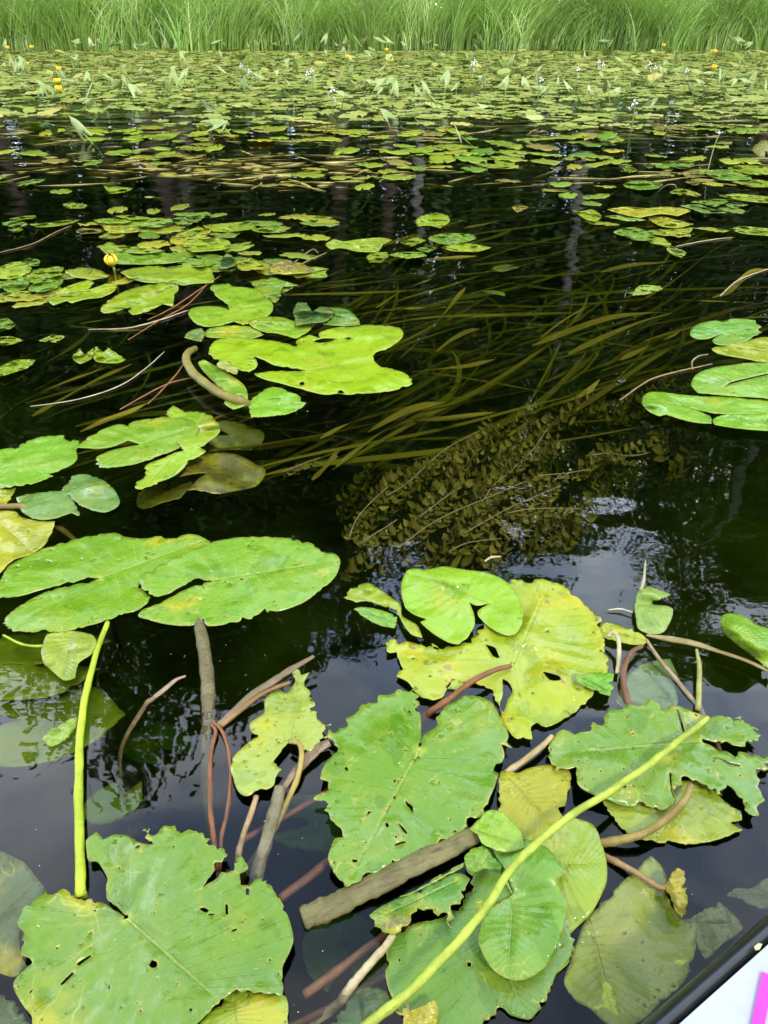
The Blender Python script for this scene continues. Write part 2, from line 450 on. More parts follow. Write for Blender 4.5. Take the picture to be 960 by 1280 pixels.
cn = b.noise(mp.outputs[0], 2.3, 6, .58)
cloud = b.mix(b.ss(b.noise(mp.outputs[0], 3.2, 4), .36, .62), (7.6, 10.0, 15.0, 1), (19.0, 20.0, 22.0, 1))
sx = b.n('ShaderNodeSeparateXYZ'); b.link(tcw.outputs['Generated'], sx.inputs[0])
front = b.math('MULTIPLY', b.ss(sx.outputs[1], -.2, .75), b.ss(sx.outputs[2], .95, .60))      # added sky brightness over the far bank, lifts its reflection in the water
gain = b.math('ADD', .78, b.math('MULTIPLY', front, 2.0)); gc = b.n('ShaderNodeCombineXYZ')
for k in range(3): b.link(gain, gc.inputs[k])
b.link(b.mix(1.0, b.mix(b.ss(cn, .34, .58, .72, 1.0), sky.outputs[0], cloud), gc.outputs[0], 'MULTIPLY'), bg.inputs[0])
b.link(bg.outputs[0], wo.inputs[0])
sl = bpy.data.lights.new('sun', 'SUN'); sl.energy = 2.7; sl.angle = R(7.0); sl.color = (1, .93, .80)
so = bpy.data.objects.new('sun', sl); COL.objects.link(so); so.rotation_euler = sd.to_track_quat('Z', 'Y').to_euler()
so.location = (5, -8, 20)
vs = scene.view_settings; vs.view_transform = 'Standard'; vs.look = 'None'; vs.gamma = 1; vs.use_curve_mapping = False; vs.exposure = .18
scene.cycles.max_bounces = 8; scene.cycles.transparent_max_bounces = 12; scene.cycles.transmission_bounces = 4
scene.cycles.volume_bounces = 0; scene.cycles.caustics_reflective = False; scene.cycles.caustics_refractive = False
scene.cycles.use_denoising = True

# ------------------------------------------------------------------ ground sheet with the pond basin
BANK = 21.4
def shore(x): return BANK+.25*math.sin(x*.55+.6)+.15*math.sin(x*1.7)+.012*x
def ground_z(x, y):
    d = min(shore(x)-y, 60-abs(x), y+14)       # >0 inside the pond
    n = mnoise.noise(Vector((x*.5, y*.5, 0)))
    deep = .42+.5*max(0., min(1., (1.35-y)/.5))
    if d > 0: return -deep*min(1, d/2.2)**.8-.02+(n*.07+.05*mnoise.noise(Vector((x*2.2, y*2.2, 5))))*min(1, d)
    return min(.55, .02+.10*min(1, -d/.5)+.02*(-d))+n*.05*min(1, -d/1.5)
xs = np.concatenate([[-600, -300, -150, -90, -64, -61, -60], np.linspace(-58, -20, 20), np.linspace(-18, 18, 109), np.linspace(20, 58, 20), [60, 61, 64, 90, 150, 300, 600]])
ys = np.concatenate([[-400, -120, -40, -18, -15, -14, -12], np.linspace(-10, -1, 10), np.linspace(-.6, 5, 24), np.linspace(5.4, 18, 30), np.linspace(18.5, 26, 31), [28, 32, 40, 60, 100, 200, 400, 900]])
gv = [(x, y, ground_z(x, y)) for y in ys for x in xs]; nx = len(xs)
gf = [(j*nx+i, j*nx+i+1, (j+1)*nx+i+1, (j+1)*nx+i) for j in range(len(ys)-1) for i in range(nx-1)]
M_MUD = simple_mat('bank_mud', (.21, .175, .05), .95, 2.2, .55, .02)
tag(mesh_obj('ground', gv, gf, M_MUD), kind='structure')

# ------------------------------------------------------------------ pond water: one closed body, clear surface over tea-coloured depth
def water_material():
    m, nt, out = new_mat('pond_water'); b = NB(nt)
    tc = b.n('ShaderNodeTexCoord'); oc = tc.outputs['Object']
    mp = b.n('ShaderNodeMapping'); b.link(oc, mp.inputs[0]); mp.inputs['Rotation'].default_value = (0, 0, R(8)); mp.inputs['Scale'].default_value = (.8, 1.5, 1)
    w1 = b.noise(mp.outputs[0], 4.6, 1, .4); w2 = b.noise(mp.outputs[0], 24, 2, .5); w0 = b.noise(mp.outputs[0], 1.6, 2, .5)
    calm = b.ss(b.noise(oc, 1.1, 2), .4, .62, .35, 1.0)
    h = b.math('ADD', b.math('MULTIPLY', w1, .0070), b.math('MULTIPLY', w2, .00022))
    h = b.math('MULTIPLY', h, calm)
    h = b.math('ADD', h, b.math('MULTIPLY', w0, .004))
    bp = b.n('ShaderNodeBump'); bp.inputs['Strength'].default_value = 1; bp.inputs['Distance'].default_value = 1
    b.link(h, bp.inputs['Height'])
    fr = b.n('ShaderNodeFresnel'); fr.inputs['IOR'].default_value = 1.40; b.link(bp.outputs[0], fr.inputs['Normal'])
    gl = b.n('ShaderNodeBsdfGlossy'); gl.inputs['Roughness'].default_value = .012; b.link(bp.outputs[0], gl.inputs['Normal'])
    tr = b.n('ShaderNodeBsdfTransparent')
    mx = b.n('ShaderNodeMixShader'); b.link(fr.outputs[0], mx.inputs[0]); b.link(tr.outputs[0], mx.inputs[1]); b.link(gl.outputs[0], mx.inputs[2])
    b.link(mx.outputs[0], out.inputs['Surface'])
    va = b.n('ShaderNodeVolumeAbsorption'); va.inputs['Color'].default_value = (.52, .63, .20, 1); va.inputs['Density'].default_value = 6.2
    b.link(va.outputs[0], out.inputs['Volume'])
    return m
M_WATER = water_material()
wx = 66; y0, y1, zb = -16, 25, -1.2
wv = [(-wx, y0, 0), (wx, y0, 0), (wx, y1, 0), (-wx, y1, 0), (-wx, y0, zb), (wx, y0, zb), (wx, y1, zb), (-wx, y1, zb)]
wf = [(0, 1, 2, 3), (7, 6, 5, 4), (0, 4, 5, 1), (1, 5, 6, 2), (2, 6, 7, 3), (3, 7, 4, 0)]
tag(mesh_obj('water', wv, wf, M_WATER, smooth=False), kind='structure')

# ------------------------------------------------------------------ reeds and sedge on the far bank
def blade_field(name, roots, heights, widths, leans, droop, mat, segs=5):
    n = len(roots); t = np.linspace(0, 1, segs+1)
    az = leans[:, 0]; bend = leans[:, 1]
    fw = nrng.uniform(0, math.pi, n)      # facing
    v = np.zeros((n, segs+1, 2, 3)); tone = np.zeros((n, segs+1, 2))
    px = roots[:, 0].copy(); py = roots[:, 1].copy(); pz = roots[:, 2].copy()
    for k in range(segs+1):
        ang = bend*(t[k]**droop)
        if k:
            st = heights/segs
            px = px+np.sin(ang)*np.cos(az)*st; py = py+np.sin(ang)*np.sin(az)*st; pz = pz+np.cos(ang)*st
        w = widths*(1-t[k]**2.2)*.5+.0008
        v[:, k, 0] = np.stack([px-w*np.cos(fw), py-w*np.sin(fw), pz], 1)
        v[:, k, 1] = np.stack([px+w*np.cos(fw), py+w*np.sin(fw), pz], 1)
    tone[:] = nrng.random(n)[:, None, None]
    base = np.arange(n)[:, None]*(segs+1)*2+np.arange(segs)[None]*2
    q = np.stack([base, base+1, base+3, base+2], -1).reshape(-1, 4)
    return fast_mesh(name, v.reshape(-1, 3), q, mat, {'tone': tone.ravel()})
M_REED = tint_leafy('reed', (.25, .45, .065), (.46, .64, .15), (.72, .74, .38), .4, .35, nscale=.9)
N = 52000
rx = nrng.uniform(-21, 21, N); ry = np.abs(nrng.normal(0, 1.1, N))**1.0
ry = np.array([shore(x)-1.15*max(0, mnoise.noise(Vector((x*.8, 3, 1))))-.6*max(0, mnoise.noise(Vector((x*2.6, 5, 1)))) for x in rx])+ry*1.25-.12
lean = np.zeros((N, 2))
for i in range(N):
    q = Vector((rx[i]*.55, ry[i]*.7, 0)); q2 = Vector((rx[i]*.9, ry[i], 9))
    lean[i] = (mnoise.noise(q)*6+nrng.normal(0, .8), .95+.9*mnoise.noise(q2)+abs(nrng.normal(0, .55)))
hts = np.array([1.6+.75*mnoise.noise(Vector((x*.6, y*.5, 4))) for x, y in zip(rx, ry)])*nrng.uniform(.45, 1.25, N)
rz = np.array([ground_z(x, y) for x, y in zip(rx, ry)])-.02
reeds = blade_field('reed_bed', np.stack([rx, ry, rz], 1), hts, nrng.uniform(.009, .026, N), lean, 1.4, M_REED)
tag(reeds, 'dense bed of tall bright green reeds and sedge along the far bank', 'reeds', kind='stuff')

# ------------------------------------------------------------------ trees behind the reeds (the pond mirrors them)
M_CROWN = tint_leafy('tree_leaves', (.06, .14, .025), (.13, .23, .04), None, .5, .25, nscale=.25)
M_CONIFER = tint_leafy('needle_leaves', (.03, .07, .02), (.06, .12, .03), None, .55, .15, nscale=.25)
M_BARK = simple_mat('bark', (.10, .075, .055), .9, 3, .5, .02)
M_BIRCH = simple_mat('birch_bark', (.25, .24, .21), .8, 2.2, .4, .01)
def tree_proto(kind, seed):
    rg = random.Random(seed); gr = np.random.default_rng(seed)
    Ht = 20.0
    root = empty('birch_tree' if kind == 'birch' else ('spruce_tree' if kind == 'spruce' else 'broadleaf_tree'), (0, 0, 0))
    bend = [(0, 0, -.3)]+[(rg.gauss(0, .25), rg.gauss(0, .25), z) for z in (4, 8, 12, 16)]+[(0, 0, 19.6)]
    path = smooth_path(bend, 5); V, Fc = tube(path, [.26, .2, .15, .1, .03], 8, .15)
    cl = []; top0 = .22 if kind == 'spruce' else (.34 if kind == 'birch' else .2)
    nl = 70 if kind == 'spruce' else 46
    for i in range(nl):
        t = top0+(1-top0)*((i+.5)/nl)**.9
        p = np.array(path[min(len(path)-1, int(t*len(path)))]); a = rg.uniform(0, 6.28)
        u = (t-top0)/(1-top0)
        if kind == 'spruce': Lb = 2.7*(1-u)**.85+.25; dz = -.25*Lb
        elif kind == 'birch': Lb = 2.6*math.sin(math.pi*min(1, u*.85+.15))**.7*rg.uniform(.6, 1.1); dz = .25*Lb
        else: Lb = 4.0*math.sin(math.pi*min(1, u*.8+.2))**.7*rg.uniform(.55, 1.1); dz = .35*Lb
        e = p+np.array((math.cos(a)*Lb, math.sin(a)*Lb, dz)); mid = (p+e)/2+np.array((0, 0, .15*Lb))
        v, f = tube([p, mid, e], [.05, .03, .01], 4); o = len(V); V += v; Fc += [tuple(k+o for k in q) for q in f]
        for s in (.45, .75, 1.0):
            cl.append((p+(e-p)*s+np.array((rg.gauss(0, .25), rg.gauss(0, .25), rg.gauss(0, .2))), (.35+.3*s)*(.7 if kind == 'spruce' else 1.0)*rg.uniform(.7, 1.3)))
    mesh_obj('trunk', V, Fc, M_BIRCH if kind == 'birch' else M_BARK, root)
    pts = []; rad = []
    for c, r in cl:
        n = int(31*r/.6); pts.append(c+gr.normal(0, 1, (n, 3))*np.array((r, r, r*.55))*.8)
    pts = np.concatenate(pts); n = len(pts)
    s = gr.uniform(.10, .22, n)*(.8 if kind == 'spruce' else 1)
    d1 = gr.normal(0, 1, (n, 3)); d1 /= np.linalg.norm(d1, axis=1)[:, None]; d2 = np.cross(d1, gr.normal(0, 1, (n, 3))); d2 /= np.linalg.norm(d2, axis=1)[:, None]
    d1 *= s[:, None]; d2 *= (s*.55)[:, None]
    v = np.stack([pts-d1, pts-d2, pts+d1, pts+d2], 1).reshape(-1, 3)
    cr = fast_mesh('crown', v, np.arange(n*4).reshape(-1, 4), M_CONIFER if kind == 'spruce' else M_CROWN, {'tone': np.repeat(gr.random(n), 4)}, smooth=False)
    cr.parent = root
    return root
protos = {'birch': [tree_proto('birch', 3), tree_proto('birch', 4)], 'spruce': [tree_proto('spruce', 5)], 'broad': [tree_proto('broad', 6), tree_proto('broad', 8)]}
usedp = set(); TG = 'tall trees behind the reed bank'
TLAB = {'birch': 'slender white trunked birch standing behind the reeds, seen as a reflection in the pond',
        'spruce': 'dark narrow spruce standing behind the reeds, seen as a reflection in the pond',
        'broad': 'broad leafy tree standing behind the reeds, seen as a reflection in the pond'}
trg = random.Random(21)
def top_for(az):
    if az < -26: return 31
    if az < -10: return 28
    if az < 4: return 24
    if az < 12: return 25
    if az < 27: return 18.5
    return 27
rows = []
for az in np.arange(-44, 46, 2.3): rows.append((az+trg.uniform(-.8, .8), trg.uniform(25, 28.5), 1.0))
for az in np.arange(-46, 48, 3.0): rows.append((az+trg.uniform(-1, 1), trg.uniform(30, 35), 1.05))
for az in np.arange(-45, 47, 3.4): rows.append((az+trg.uniform(-1, 1), trg.uniform(36, 41), 1.1))
for i, (az, d, k) in enumerate(rows):
    kind = trg.choices(['birch', 'spruce', 'broad'], [.25, .30, .45])[0]
    if 11 < az < 24 and kind == 'spruce': kind = 'birch'
    pr = trg.choice(protos[kind]); x, y = d*math.tan(R(az)), d
    hgt = top_for(az)*trg.uniform(.70, 1.12)*k
    if i % 7 == 3: hgt *= .8
    loc = (x, y, ground_z(x, y)); rot = (0, 0, trg.uniform(0, 6.28)); s = hgt/20
    if pr.name in usedp: t = copy_tree(pr, loc, rot, s)
    else: t = pr; usedp.add(pr.name); t.location = loc; t.rotation_euler = rot; t.scale = (s, s, s)
    tag(t, TLAB[kind], 'tree', TG)
for lst in protos.values():
    for p in lst:
        if p.name not in usedp:
            for c in list(p.children): bpy.data.objects.remove(c)
            bpy.data.objects.remove(p)
# leafy undergrowth at the feet of the trees: one mass
n = 64000
ux = nrng.uniform(-34, 34, n); uy = nrng.uniform(25.5, 33, n)
uh = np.array([4.6+4.2*(mnoise.noise(Vector((x*.25, y*.3, 2)))+.6) for x, y in zip(ux, uy)])
uz = nrng.random(n)**.8*uh+.2
pts = np.stack([ux, uy, uz], 1); s = nrng.uniform(.14, .3, n)
d1 = nrng.normal(0, 1, (n, 3)); d1 /= np.linalg.norm(d1, axis=1)[:, None]; d2 = np.cross(d1, nrng.normal(0, 1, (n, 3))); d2 /= np.linalg.norm(d2, axis=1)[:, None]
d1 *= s[:, None]; d2 *= (s*.55)[:, None]
v = np.stack([pts-d1, pts-d2, pts+d1, pts+d2], 1).reshape(-1, 3)
tag(fast_mesh('undergrowth', v, np.arange(n*4).reshape(-1, 4), M_CROWN, {'tone': np.repeat(nrng.random(n), 4)}, smooth=False),
    'dark leafy undergrowth at the feet of the trees behind the reeds', 'undergrowth', kind='stuff')
# ------------------------------------------------------------------ the leaves near the board (traced shapes laid out on the water at their true size)
A = (0, 1000, 2.4); B_ = (360, 840, 3); C_ = (660, 840, 3.2); D_ = (360, 1020, 3); E_ = (640, 1020, 3); F_ = (420, 680, 2.6667)
G_ = (0, 640, 2.1818); H_ = (720, 680, 4); I_ = (0, 500, 3); J_ = (220, 360, 3); K_ = (0, 220, 3); L_ = (200, 220, 3)
M_ = (640, 180, 3); N_ = (760, 340, 4.8); O_ = (0, 760, 2.1818); R_ = (480, 760, 2); Q_ = (480, 220, 2); T_ = (0, 220, 2)
GN = 'floating leaves near the board'
GS = (.30, .42, .03, .05); GB = (.25, .19, .05, .3); GR = (.20, .078, .028, .3); GD = (.15, .13, .055, .5); GP = (.42, .36, .2, .3)

leaf('huge ragged green leaf at the lower left corner, biggest leaf in the picture', A,
 '380,352 350,320 322,300 318,262 322,235 292,185 265,182 258,122 290,95 310,118 345,103 385,108 430,130 455,128 418,100 425,82 465,82 510,73 560,85 610,98 632,115 635,132 665,135 685,165 660,195 608,262 690,190 705,172 730,165 748,205 740,238 775,230 800,240 840,295 868,360 880,420 865,465 848,500 850,560 848,592 760,580 692,586 640,625 585,675 500,725 380,765 250,750 150,720 100,690 95,650 75,625 45,575 40,550 60,520 95,490 85,475 60,465 52,430 50,350 70,320 110,290 135,270 160,280 190,265 225,285 300,300 335,322',
 '380,354', '680,620', (.155, .275, .032, .0), h=.010, jag=.005, nh=26, bites=5, und=.0045, res=52, curl=.006, bumps=[(110, 350, .012, .03), (700, 450, .006, .06), (560, 390, -.004, .03), (440, 200, .007, .04)],
 holes=['455,480 470,485 472,498 458,505 447,495', '598,325 612,322 628,332 620,338 604,332', '676,312 683,315 684,345 677,342', '738,264 748,266 746,286 738,284', '230,490 270,464 274,468 236,498', '180,552 216,516 222,520 186,556'],
 group=GN, hole_size=.014, groove=.006)
leaf('lighter torn leaf slipping out from under the right rim of the huge ragged leaf', A,
 '560,700 640,622 690,570 850,585 864,610 858,700 800,740 700,760 580,750', '700,600', '720,740', 'YG', h=.003, jag=.005, nh=3, res=22, group=GN)
leaf('big green heart-shaped leaf whose lower edge rests on the broken brown stem', B_,
 '492,285 505,245 512,232 560,200 555,165 600,120 650,90 700,85 760,110 800,165 825,230 838,285 815,275 800,270 812,310 800,340 780,345 770,370 790,380 775,430 755,475 735,540 685,560 672,592 600,632 500,682 400,722 300,772 215,808 180,770 150,700 160,660 175,625 205,620 200,590 160,560 135,520 130,490 95,480 100,465 145,440 150,410 120,400 130,360 150,330 175,300 165,260 130,250 150,215 180,220 200,190 250,145 290,115 330,115 340,85 380,85 410,65 450,60 490,50 494,120 500,220 498,262',
 '492,290', '215,800', (.145, .295, .024, .0), h=.012, jag=.005, nh=24, bites=7, und=.005, res=48, curl=.005, bumps=[(400, 280, .012, .04), (640, 250, .010, .04), (350, 620, .004, .05)],
 holes=['440,480 452,492 468,505 466,530 458,512 444,498', '412,565 425,575 448,602 444,608 424,586', '368,562 378,570 374,585 366,578', '240,702 262,704 256,714 242,712', '398,648 430,634 446,636 404,652'],
 group=GN, groove=.006, hole_size=.013)
leaf('ragged green leaf lying under the slanting bright stalk, cracked brown at its right', C_,
 '700,270 715,283 740,297 770,312 850,312 960,318 985,335 985,395 960,402 925,390 930,430 935,490 948,512 915,540 925,575 900,588 870,560 860,530 840,500 800,460 780,500 740,480 700,455 650,445 610,455 585,480 600,520 590,545 540,555 500,550 440,540 380,535 320,510 260,490 215,465 190,430 195,380 160,390 120,405 95,370 75,330 90,280 130,232 165,235 185,250 225,230 245,200 290,200 310,170 335,150 370,150 400,125 440,130 465,130 480,102 520,115 545,140 590,130 640,150 680,165 720,175 755,170 800,172 830,185 825,165 870,190 895,215 932,225 935,250 915,285 870,298 810,295 745,284 725,274',
 '695,275', '80,330', (.155, .285, .036, .05), h=.012, jag=.006, nh=20, bites=8, und=.005, res=46, curl=.006, bumps=[(250, 350, .006, .05), (520, 230, .006, .04)],
 holes=['592,145 600,150 618,200 628,245 622,246 608,200', '566,400 572,402 578,470 590,505 582,503 570,470', '750,335 800,358 850,372 846,378 795,364'], group=GN, groove=.005)
leaf('yellow-green underside leaf showing below the ragged leaf, with an arched brown stalk', C_,
 '300,512 330,570 390,640 450,668 540,685 650,690 760,670 862,632 812,602 855,592 850,555 800,530 760,490 700,440 600,430 450,440 350,470', '650,462', '500,690', (.27, .35, .035, .18), h=.004, jag=.002, nh=5, res=34,
 stalk=[(863.5, 982, .020), (856, 1000, .024), (835, 1022, .022), (808, 1040, .020), (780, 1049, .014), (752, 1054, .004), (735, 1056, -.02)], stalk_r=[.0045, .0055, .0055], stalk_tint=GB, group=GN)
leaf('large yellowing leaf with grey rot and torn holes, pale midrib running up to the top', F_,
 '575,120 640,120 685,115 715,125 755,135 800,170 845,215 885,240 885,275 895,305 905,360 915,400 905,430 860,480 860,500 820,545 760,585 700,610 670,595 650,610 655,650 600,650 560,600 540,540 500,480 450,470 390,455 370,490 350,515 310,520 270,500 240,460 200,440 215,400 170,370 165,325 200,315 260,330 320,340 400,335 450,310 490,260 530,200',
 '585,408', '708,135', (.36, .44, .025, .48), h=.006, jag=.006, nh=14, bites=7, und=.005, res=46, curl=.004, bumps=[(640, 300, .012, .03), (720, 470, .008, .04), (300, 430, .008, .03)],
 holes=['555,450 575,460 588,490 572,520 560,560 545,545 556,500', '690,425 715,430 745,440 750,452 720,455 700,440', '500,335 530,345 545,380 525,375', '390,450 425,462 420,490 390,485 365,478', '318,330 335,338 345,352 328,350'],
 stalk=[(638.5, 832.5, .014), (618, 838, .020), (590, 852, .022), (562, 873, .016), (540, 888, .006), (525, 900, -.02)], stalk_r=[.0034, .0050, .0050], stalk_tint=GR, group=GN, groove=-.006, hole_size=.016)
leaf('glossy folded lime leaf lying on the top corner of the large yellowing leaf', F_,
 '512,197 470,205 445,195 460,235 462,270 440,310 410,333 370,325 320,295 280,260 300,250 260,235 230,210 217,140 235,90 260,82 300,85 360,73 430,85 500,95 560,120 600,160 622,210 622,260 600,300 560,302 510,275 475,240 474,222',
 '512,195', '260,100', (.26, .44, .025, .0), h=.022, jag=.001, nh=2, und=.004, res=38, bumps=[(350, 110, .018, .03), (400, 300, -.006, .03), (600, 240, .006, .02)], group=GN)
leaf('small pale spotted leaf with frayed upper edge between the huge leaf and the heart-shaped leaf', O_,
 '788,365 745,420 770,440 745,485 700,510 660,510 640,480 628,425 650,390 700,350 680,330 685,310 720,285 720,250 750,225 785,230 800,195 790,170 810,160 825,180 845,175 830,205 855,235 865,285 870,305 905,315 880,355 860,385 820,390',
 '790,366', '812,165', (.33, .43, .08, .1), h=.012, jag=.006, nh=18, bites=3, res=34, und=.004,
 stalk=[(362, 927, .016), (374, 930, .022), (377, 945, .018), (372, 972, .01), (362, 995, .0), (347, 1028, -.01), (338, 1045, -.03)], stalk_r=[.003, .0042, .0045], stalk_tint=(.32, .24, .06, .15), group=GN)
leaf('long oval leaf on the left of the touching pair, reaching the left picture edge', G_,
 '272,180 200,193 120,210 60,228 0,236 -40,225 -30,205 0,185 20,150 60,125 110,100 180,80 250,62 315,57 345,68 400,72 430,65 460,70 520,60 560,72 582,90 540,120 480,140 440,150 400,180 385,200 412,232 385,262 340,280 280,300 180,325 80,328 30,325 5,305 30,272 80,240 140,212 200,198',
 '272,181', '560,76', (.19, .345, .022, .05), h=.006, jag=.004, nh=16, bites=5, und=.005, res=44, bumps=[(200, 130, .008, .06), (150, 280, .006, .05)], group=GN)
leaf('long oval leaf, right one of the touching pair, short brown stem under it', G_,
 '575,188 535,188 492,205 458,224 430,232 408,225 385,208 380,180 400,160 440,140 500,110 550,90 585,80 640,70 700,66 760,68 820,75 870,95 880,108 915,115 928,135 915,175 880,210 830,245 780,265 730,275 722,262 690,290 620,305 565,310 555,290 520,310 450,305 400,292 378,285 385,268 440,245 482,222 540,197',
 '576,187', '920,132', (.19, .34, .035, .1), h=.009, jag=.005, nh=18, bites=4, und=.005, res=44, bumps=[(700, 120, .006, .06), (600, 270, .005, .05)], group=GN,
 stalk=[(251, 762, -.008), (249, 776, .0), (253, 800, .008), (257.5, 830, .008), (260, 860, .004), (260, 885, -.004), (259, 915, -.03)], stalk_r=[.008, .0105, .0105, .008, .006], stalk_tint=GD)
leaf('yellow-green cupped leaf folded in half, poking out below the long left leaf', O_,
 '118,150 112,115 128,70 200,62 250,72 264,95 250,125 215,150 205,190 175,197 135,165', '200,64', '170,195', (.29, .37, .05, .1), h=.010, jag=.001, res=26, und=.003, bumps=[(215, 100, .022, .02), (140, 130, .014, .02), (180, 110, -.006, .02)],
 stalk=[(90, 790, .012), (60, 806, .004), (30, 806, .004), (4, 794, .002)], stalk_r=[.002, .0022], stalk_tint=GS, group=GN)
leaf('tiny nibbled yellow-green leaf scrap beside the upright bright stalk', O_,
 '213,293 205,330 180,362 150,377 125,372 110,357 130,335 170,313', '210,300', '112,358', (.30, .42, .06, .2), h=.006, jag=.003, nh=4, res=20, group=GN)
leaf('lime leaf with a pale middle ridge at the left edge, above the butterfly leaf', I_,
 '-20,262 -60,230 -40,195 0,185 60,175 90,158 150,138 240,130 250,150 285,148 312,168 288,185 290,220 265,245 225,262 215,272 180,275 200,285 120,315 40,328 -40,330 -80,290', '-15,265', '290,200', (.19, .38, .035, .05), h=.008, jag=.005, nh=8, bites=3, res=34, bumps=[(210, 235, .012, .03), (60, 220, .006, .05)], group=GN)
leaf('oval green leaf with a pointed notch, lying over a yellow-green leaf behind it', I_,
 '522,166 480,152 420,175 370,182 320,180 288,178 310,155 350,125 410,100 450,90 480,97 490,80 560,68 620,62 690,68 730,80 745,100 735,130 690,170 600,210 510,240 430,252 380,255 357,237 370,207 430,185', '524,166', '742,98', (.20, .345, .03, .08), h=.014, jag=.004, nh=5, bites=2, res=36, bumps=[(600, 140, .006, .05)], group=GN)
leaf('bright yellow-green leaf standing half upright behind the oval notched leaf', I_,
 '620,52 650,20 690,40 735,42 790,55 825,95 820,125 770,170 770,195 710,235 660,280 610,305 560,330 520,335 500,320 540,280 545,245 600,220 680,185 640,120', '700,150', '545,325', (.26, .41, .03, .1), h=.008, jag=.006, nh=6, bites=3, res=34, bumps=[(790, 90, .03, .03), (720, 160, .012, .04)], group=GN)
leaf('small blue-green butterfly-shaped leaf just above the long left leaf', I_,
 '255,352 270,372 300,396 350,415 400,420 445,395 447,370 420,325 370,290 320,277 270,285 238,325 222,338 120,348 60,365 75,410 110,440 160,450 220,440 265,425 290,435 300,428 285,392', '256,352', '270,290', (.16, .28, .08, .0), h=.008, jag=.003, nh=5, res=32, bumps=[(360, 330, .010, .03), (120, 400, .007, .03)], group=GN)
leaf('spotted yellow leaf cut by the left picture edge, with a brown stalk over its top', I_,
 '-60,425 0,415 60,418 90,440 150,455 205,455 195,500 160,550 110,580 50,600 0,650 -60,640', '-30,430', '110,560', (.37, .36, .03, .4), h=.005, jag=.003, nh=6, res=30, bumps=[(60, 520, .006, .04)], group=GN,
 stalk=[(-20, 631, .010), (8, 633, .012), (28, 633, .010), (45, 640, .0), (60, 650, -.02)], stalk_r=[.006, .006], stalk_tint=GB)
leaf('sliver of yellow leaf at the left edge directly above the spotted yellow leaf', I_,
 '-30,325 30,330 60,328 45,365 25,388 -30,392', '-20,360', '55,340', 'Y', h=.003, res=18, group=GN)
leaf('dark drowned leaf at the left edge behind the huge ragged leaf', A,
 '-60,150 0,152 40,170 75,190 110,235 134,268 110,310 90,330 60,380 60,450 80,500 45,530 0,520 -60,500', '-20,360', '110,240', (.10, .16, .055, .1), h=-.012, jag=.0, res=24, group=GN)
leaf('dark drowned leaf in the bottom left corner under the huge leaf', A,
 '-60,560 0,568 40,600 75,640 100,690 60,740 -60,740', '-20,650', '90,660', (.09, .15, .05, .1), h=-.012, res=20, group=GN)
# bottom middle and right cluster
leaf('big dull green leaf at the bottom, under the glossy cupped leaf', R_,
 '210,700 205,640 260,600 340,560 420,600 450,660 452,740 470,800 480,850 460,890 430,920 405,990 370,1032 320,1020 290,1000 268,1045 230,1090 100,1070 30,1000 5,930 0,870 12,812 60,790 150,770', '240,740', '350,1020', (.13, .25, .035, .15), h=.004, jag=.004, nh=14, bites=4, res=40, und=.003, group=GN, bumps=[(120, 880, .004, .05)], holes=['208,885 218,886 218,896 209,897'])
leaf('broad yellow-green leaf with straight side veins behind the glossy cupped leaf', R_,
 '320,560 345,530 400,520 450,520 520,540 545,590 557,640 555,690 520,760 480,800 440,830 380,800 320,680', '385,640', '545,640', (.27, .38, .035, .1), h=.005, jag=.0, nh=1, res=34, und=.003, group=GN, bumps=[(500, 640, .010, .05)])
leaf('olive yellow leaf between the heart-shaped leaf and the slanting stalk', R_,
 '290,412 318,405 330,412 370,398 440,390 465,410 468,440 458,480 440,530 410,570 360,590 320,575 290,545 285,480', '310,420', '420,545', (.30, .32, .03, .25), h=.009, jag=.003, nh=3, res=30, group=GN, bumps=[(320, 440, .014, .02)])
leaf('small lime flap of leaf at the upper end of the broken brown stem', R_,
 '212,552 240,525 262,505 300,512 340,555 352,598 300,612 250,592', '222,552', '340,590', (.28, .42, .04, .1), h=.026, jag=.002, res=20, group=GN)
leaf('glossy cupped green leaf on top of the bottom cluster, veins fanning from its centre', R_,
 '320,716 312,680 300,650 280,620 270,585 300,568 340,572 370,580 410,600 440,635 457,662 436,680 455,735 450,790 430,850 400,900 350,930 300,925 260,890 240,850 235,810 250,770 275,740', '322,720', '310,925', (.145, .32, .04, .0), h=.018, jag=.001, nh=4, res=42, und=.003, group=GN, groove=.004,
 bumps=[(345, 740, -.012, .03), (400, 640, .012, .03), (260, 850, .008, .02), (430, 780, .010, .02), (320, 910, .006, .02)], holes=['300,680 308,680 322,712 318,714'])
leaf('torn green leaf piece with a dry brown rim just below the broken brown stem', D_,
 '305,372 340,345 430,300 560,240 640,212 682,235 672,280 640,350 612,425 590,375 540,380 510,365 470,390 430,428 385,445 330,420', '640,240', '320,390', (.13, .29, .06, .3), h=.014, jag=.005, nh=3, bites=2, res=32, group=GN, bumps=[(400, 380, .010, .02), (620, 300, .008, .02)],
 stalk=[(492, 1168, .012), (480, 1185, .012), (462, 1205, .008), (445, 1225, .004), (432, 1242, -.004), (420, 1258, -.03)], stalk_r=[.004, .0052, .0050], stalk_tint=GP)
leaf('narrow green strip of leaf along the underside of the broken brown stem', D_,
 '418,302 470,280 560,225 662,172 660,192 580,232 500,278 440,300', '655,180', '420,302', (.18, .38, .04, .05), h=.018, jag=.001, res=22, group=GN)
leaf('small wet shining leaf curl at the right end of the broken brown stem', D_,
 '662,150 690,122 740,108 768,150 802,185 792,212 740,200 690,215 668,190', '700,200', '740,112', (.19, .38, .05, .05), h=.024, jag=.001, res=20, group=GN, bumps=[(715, 150, .010, .012)])
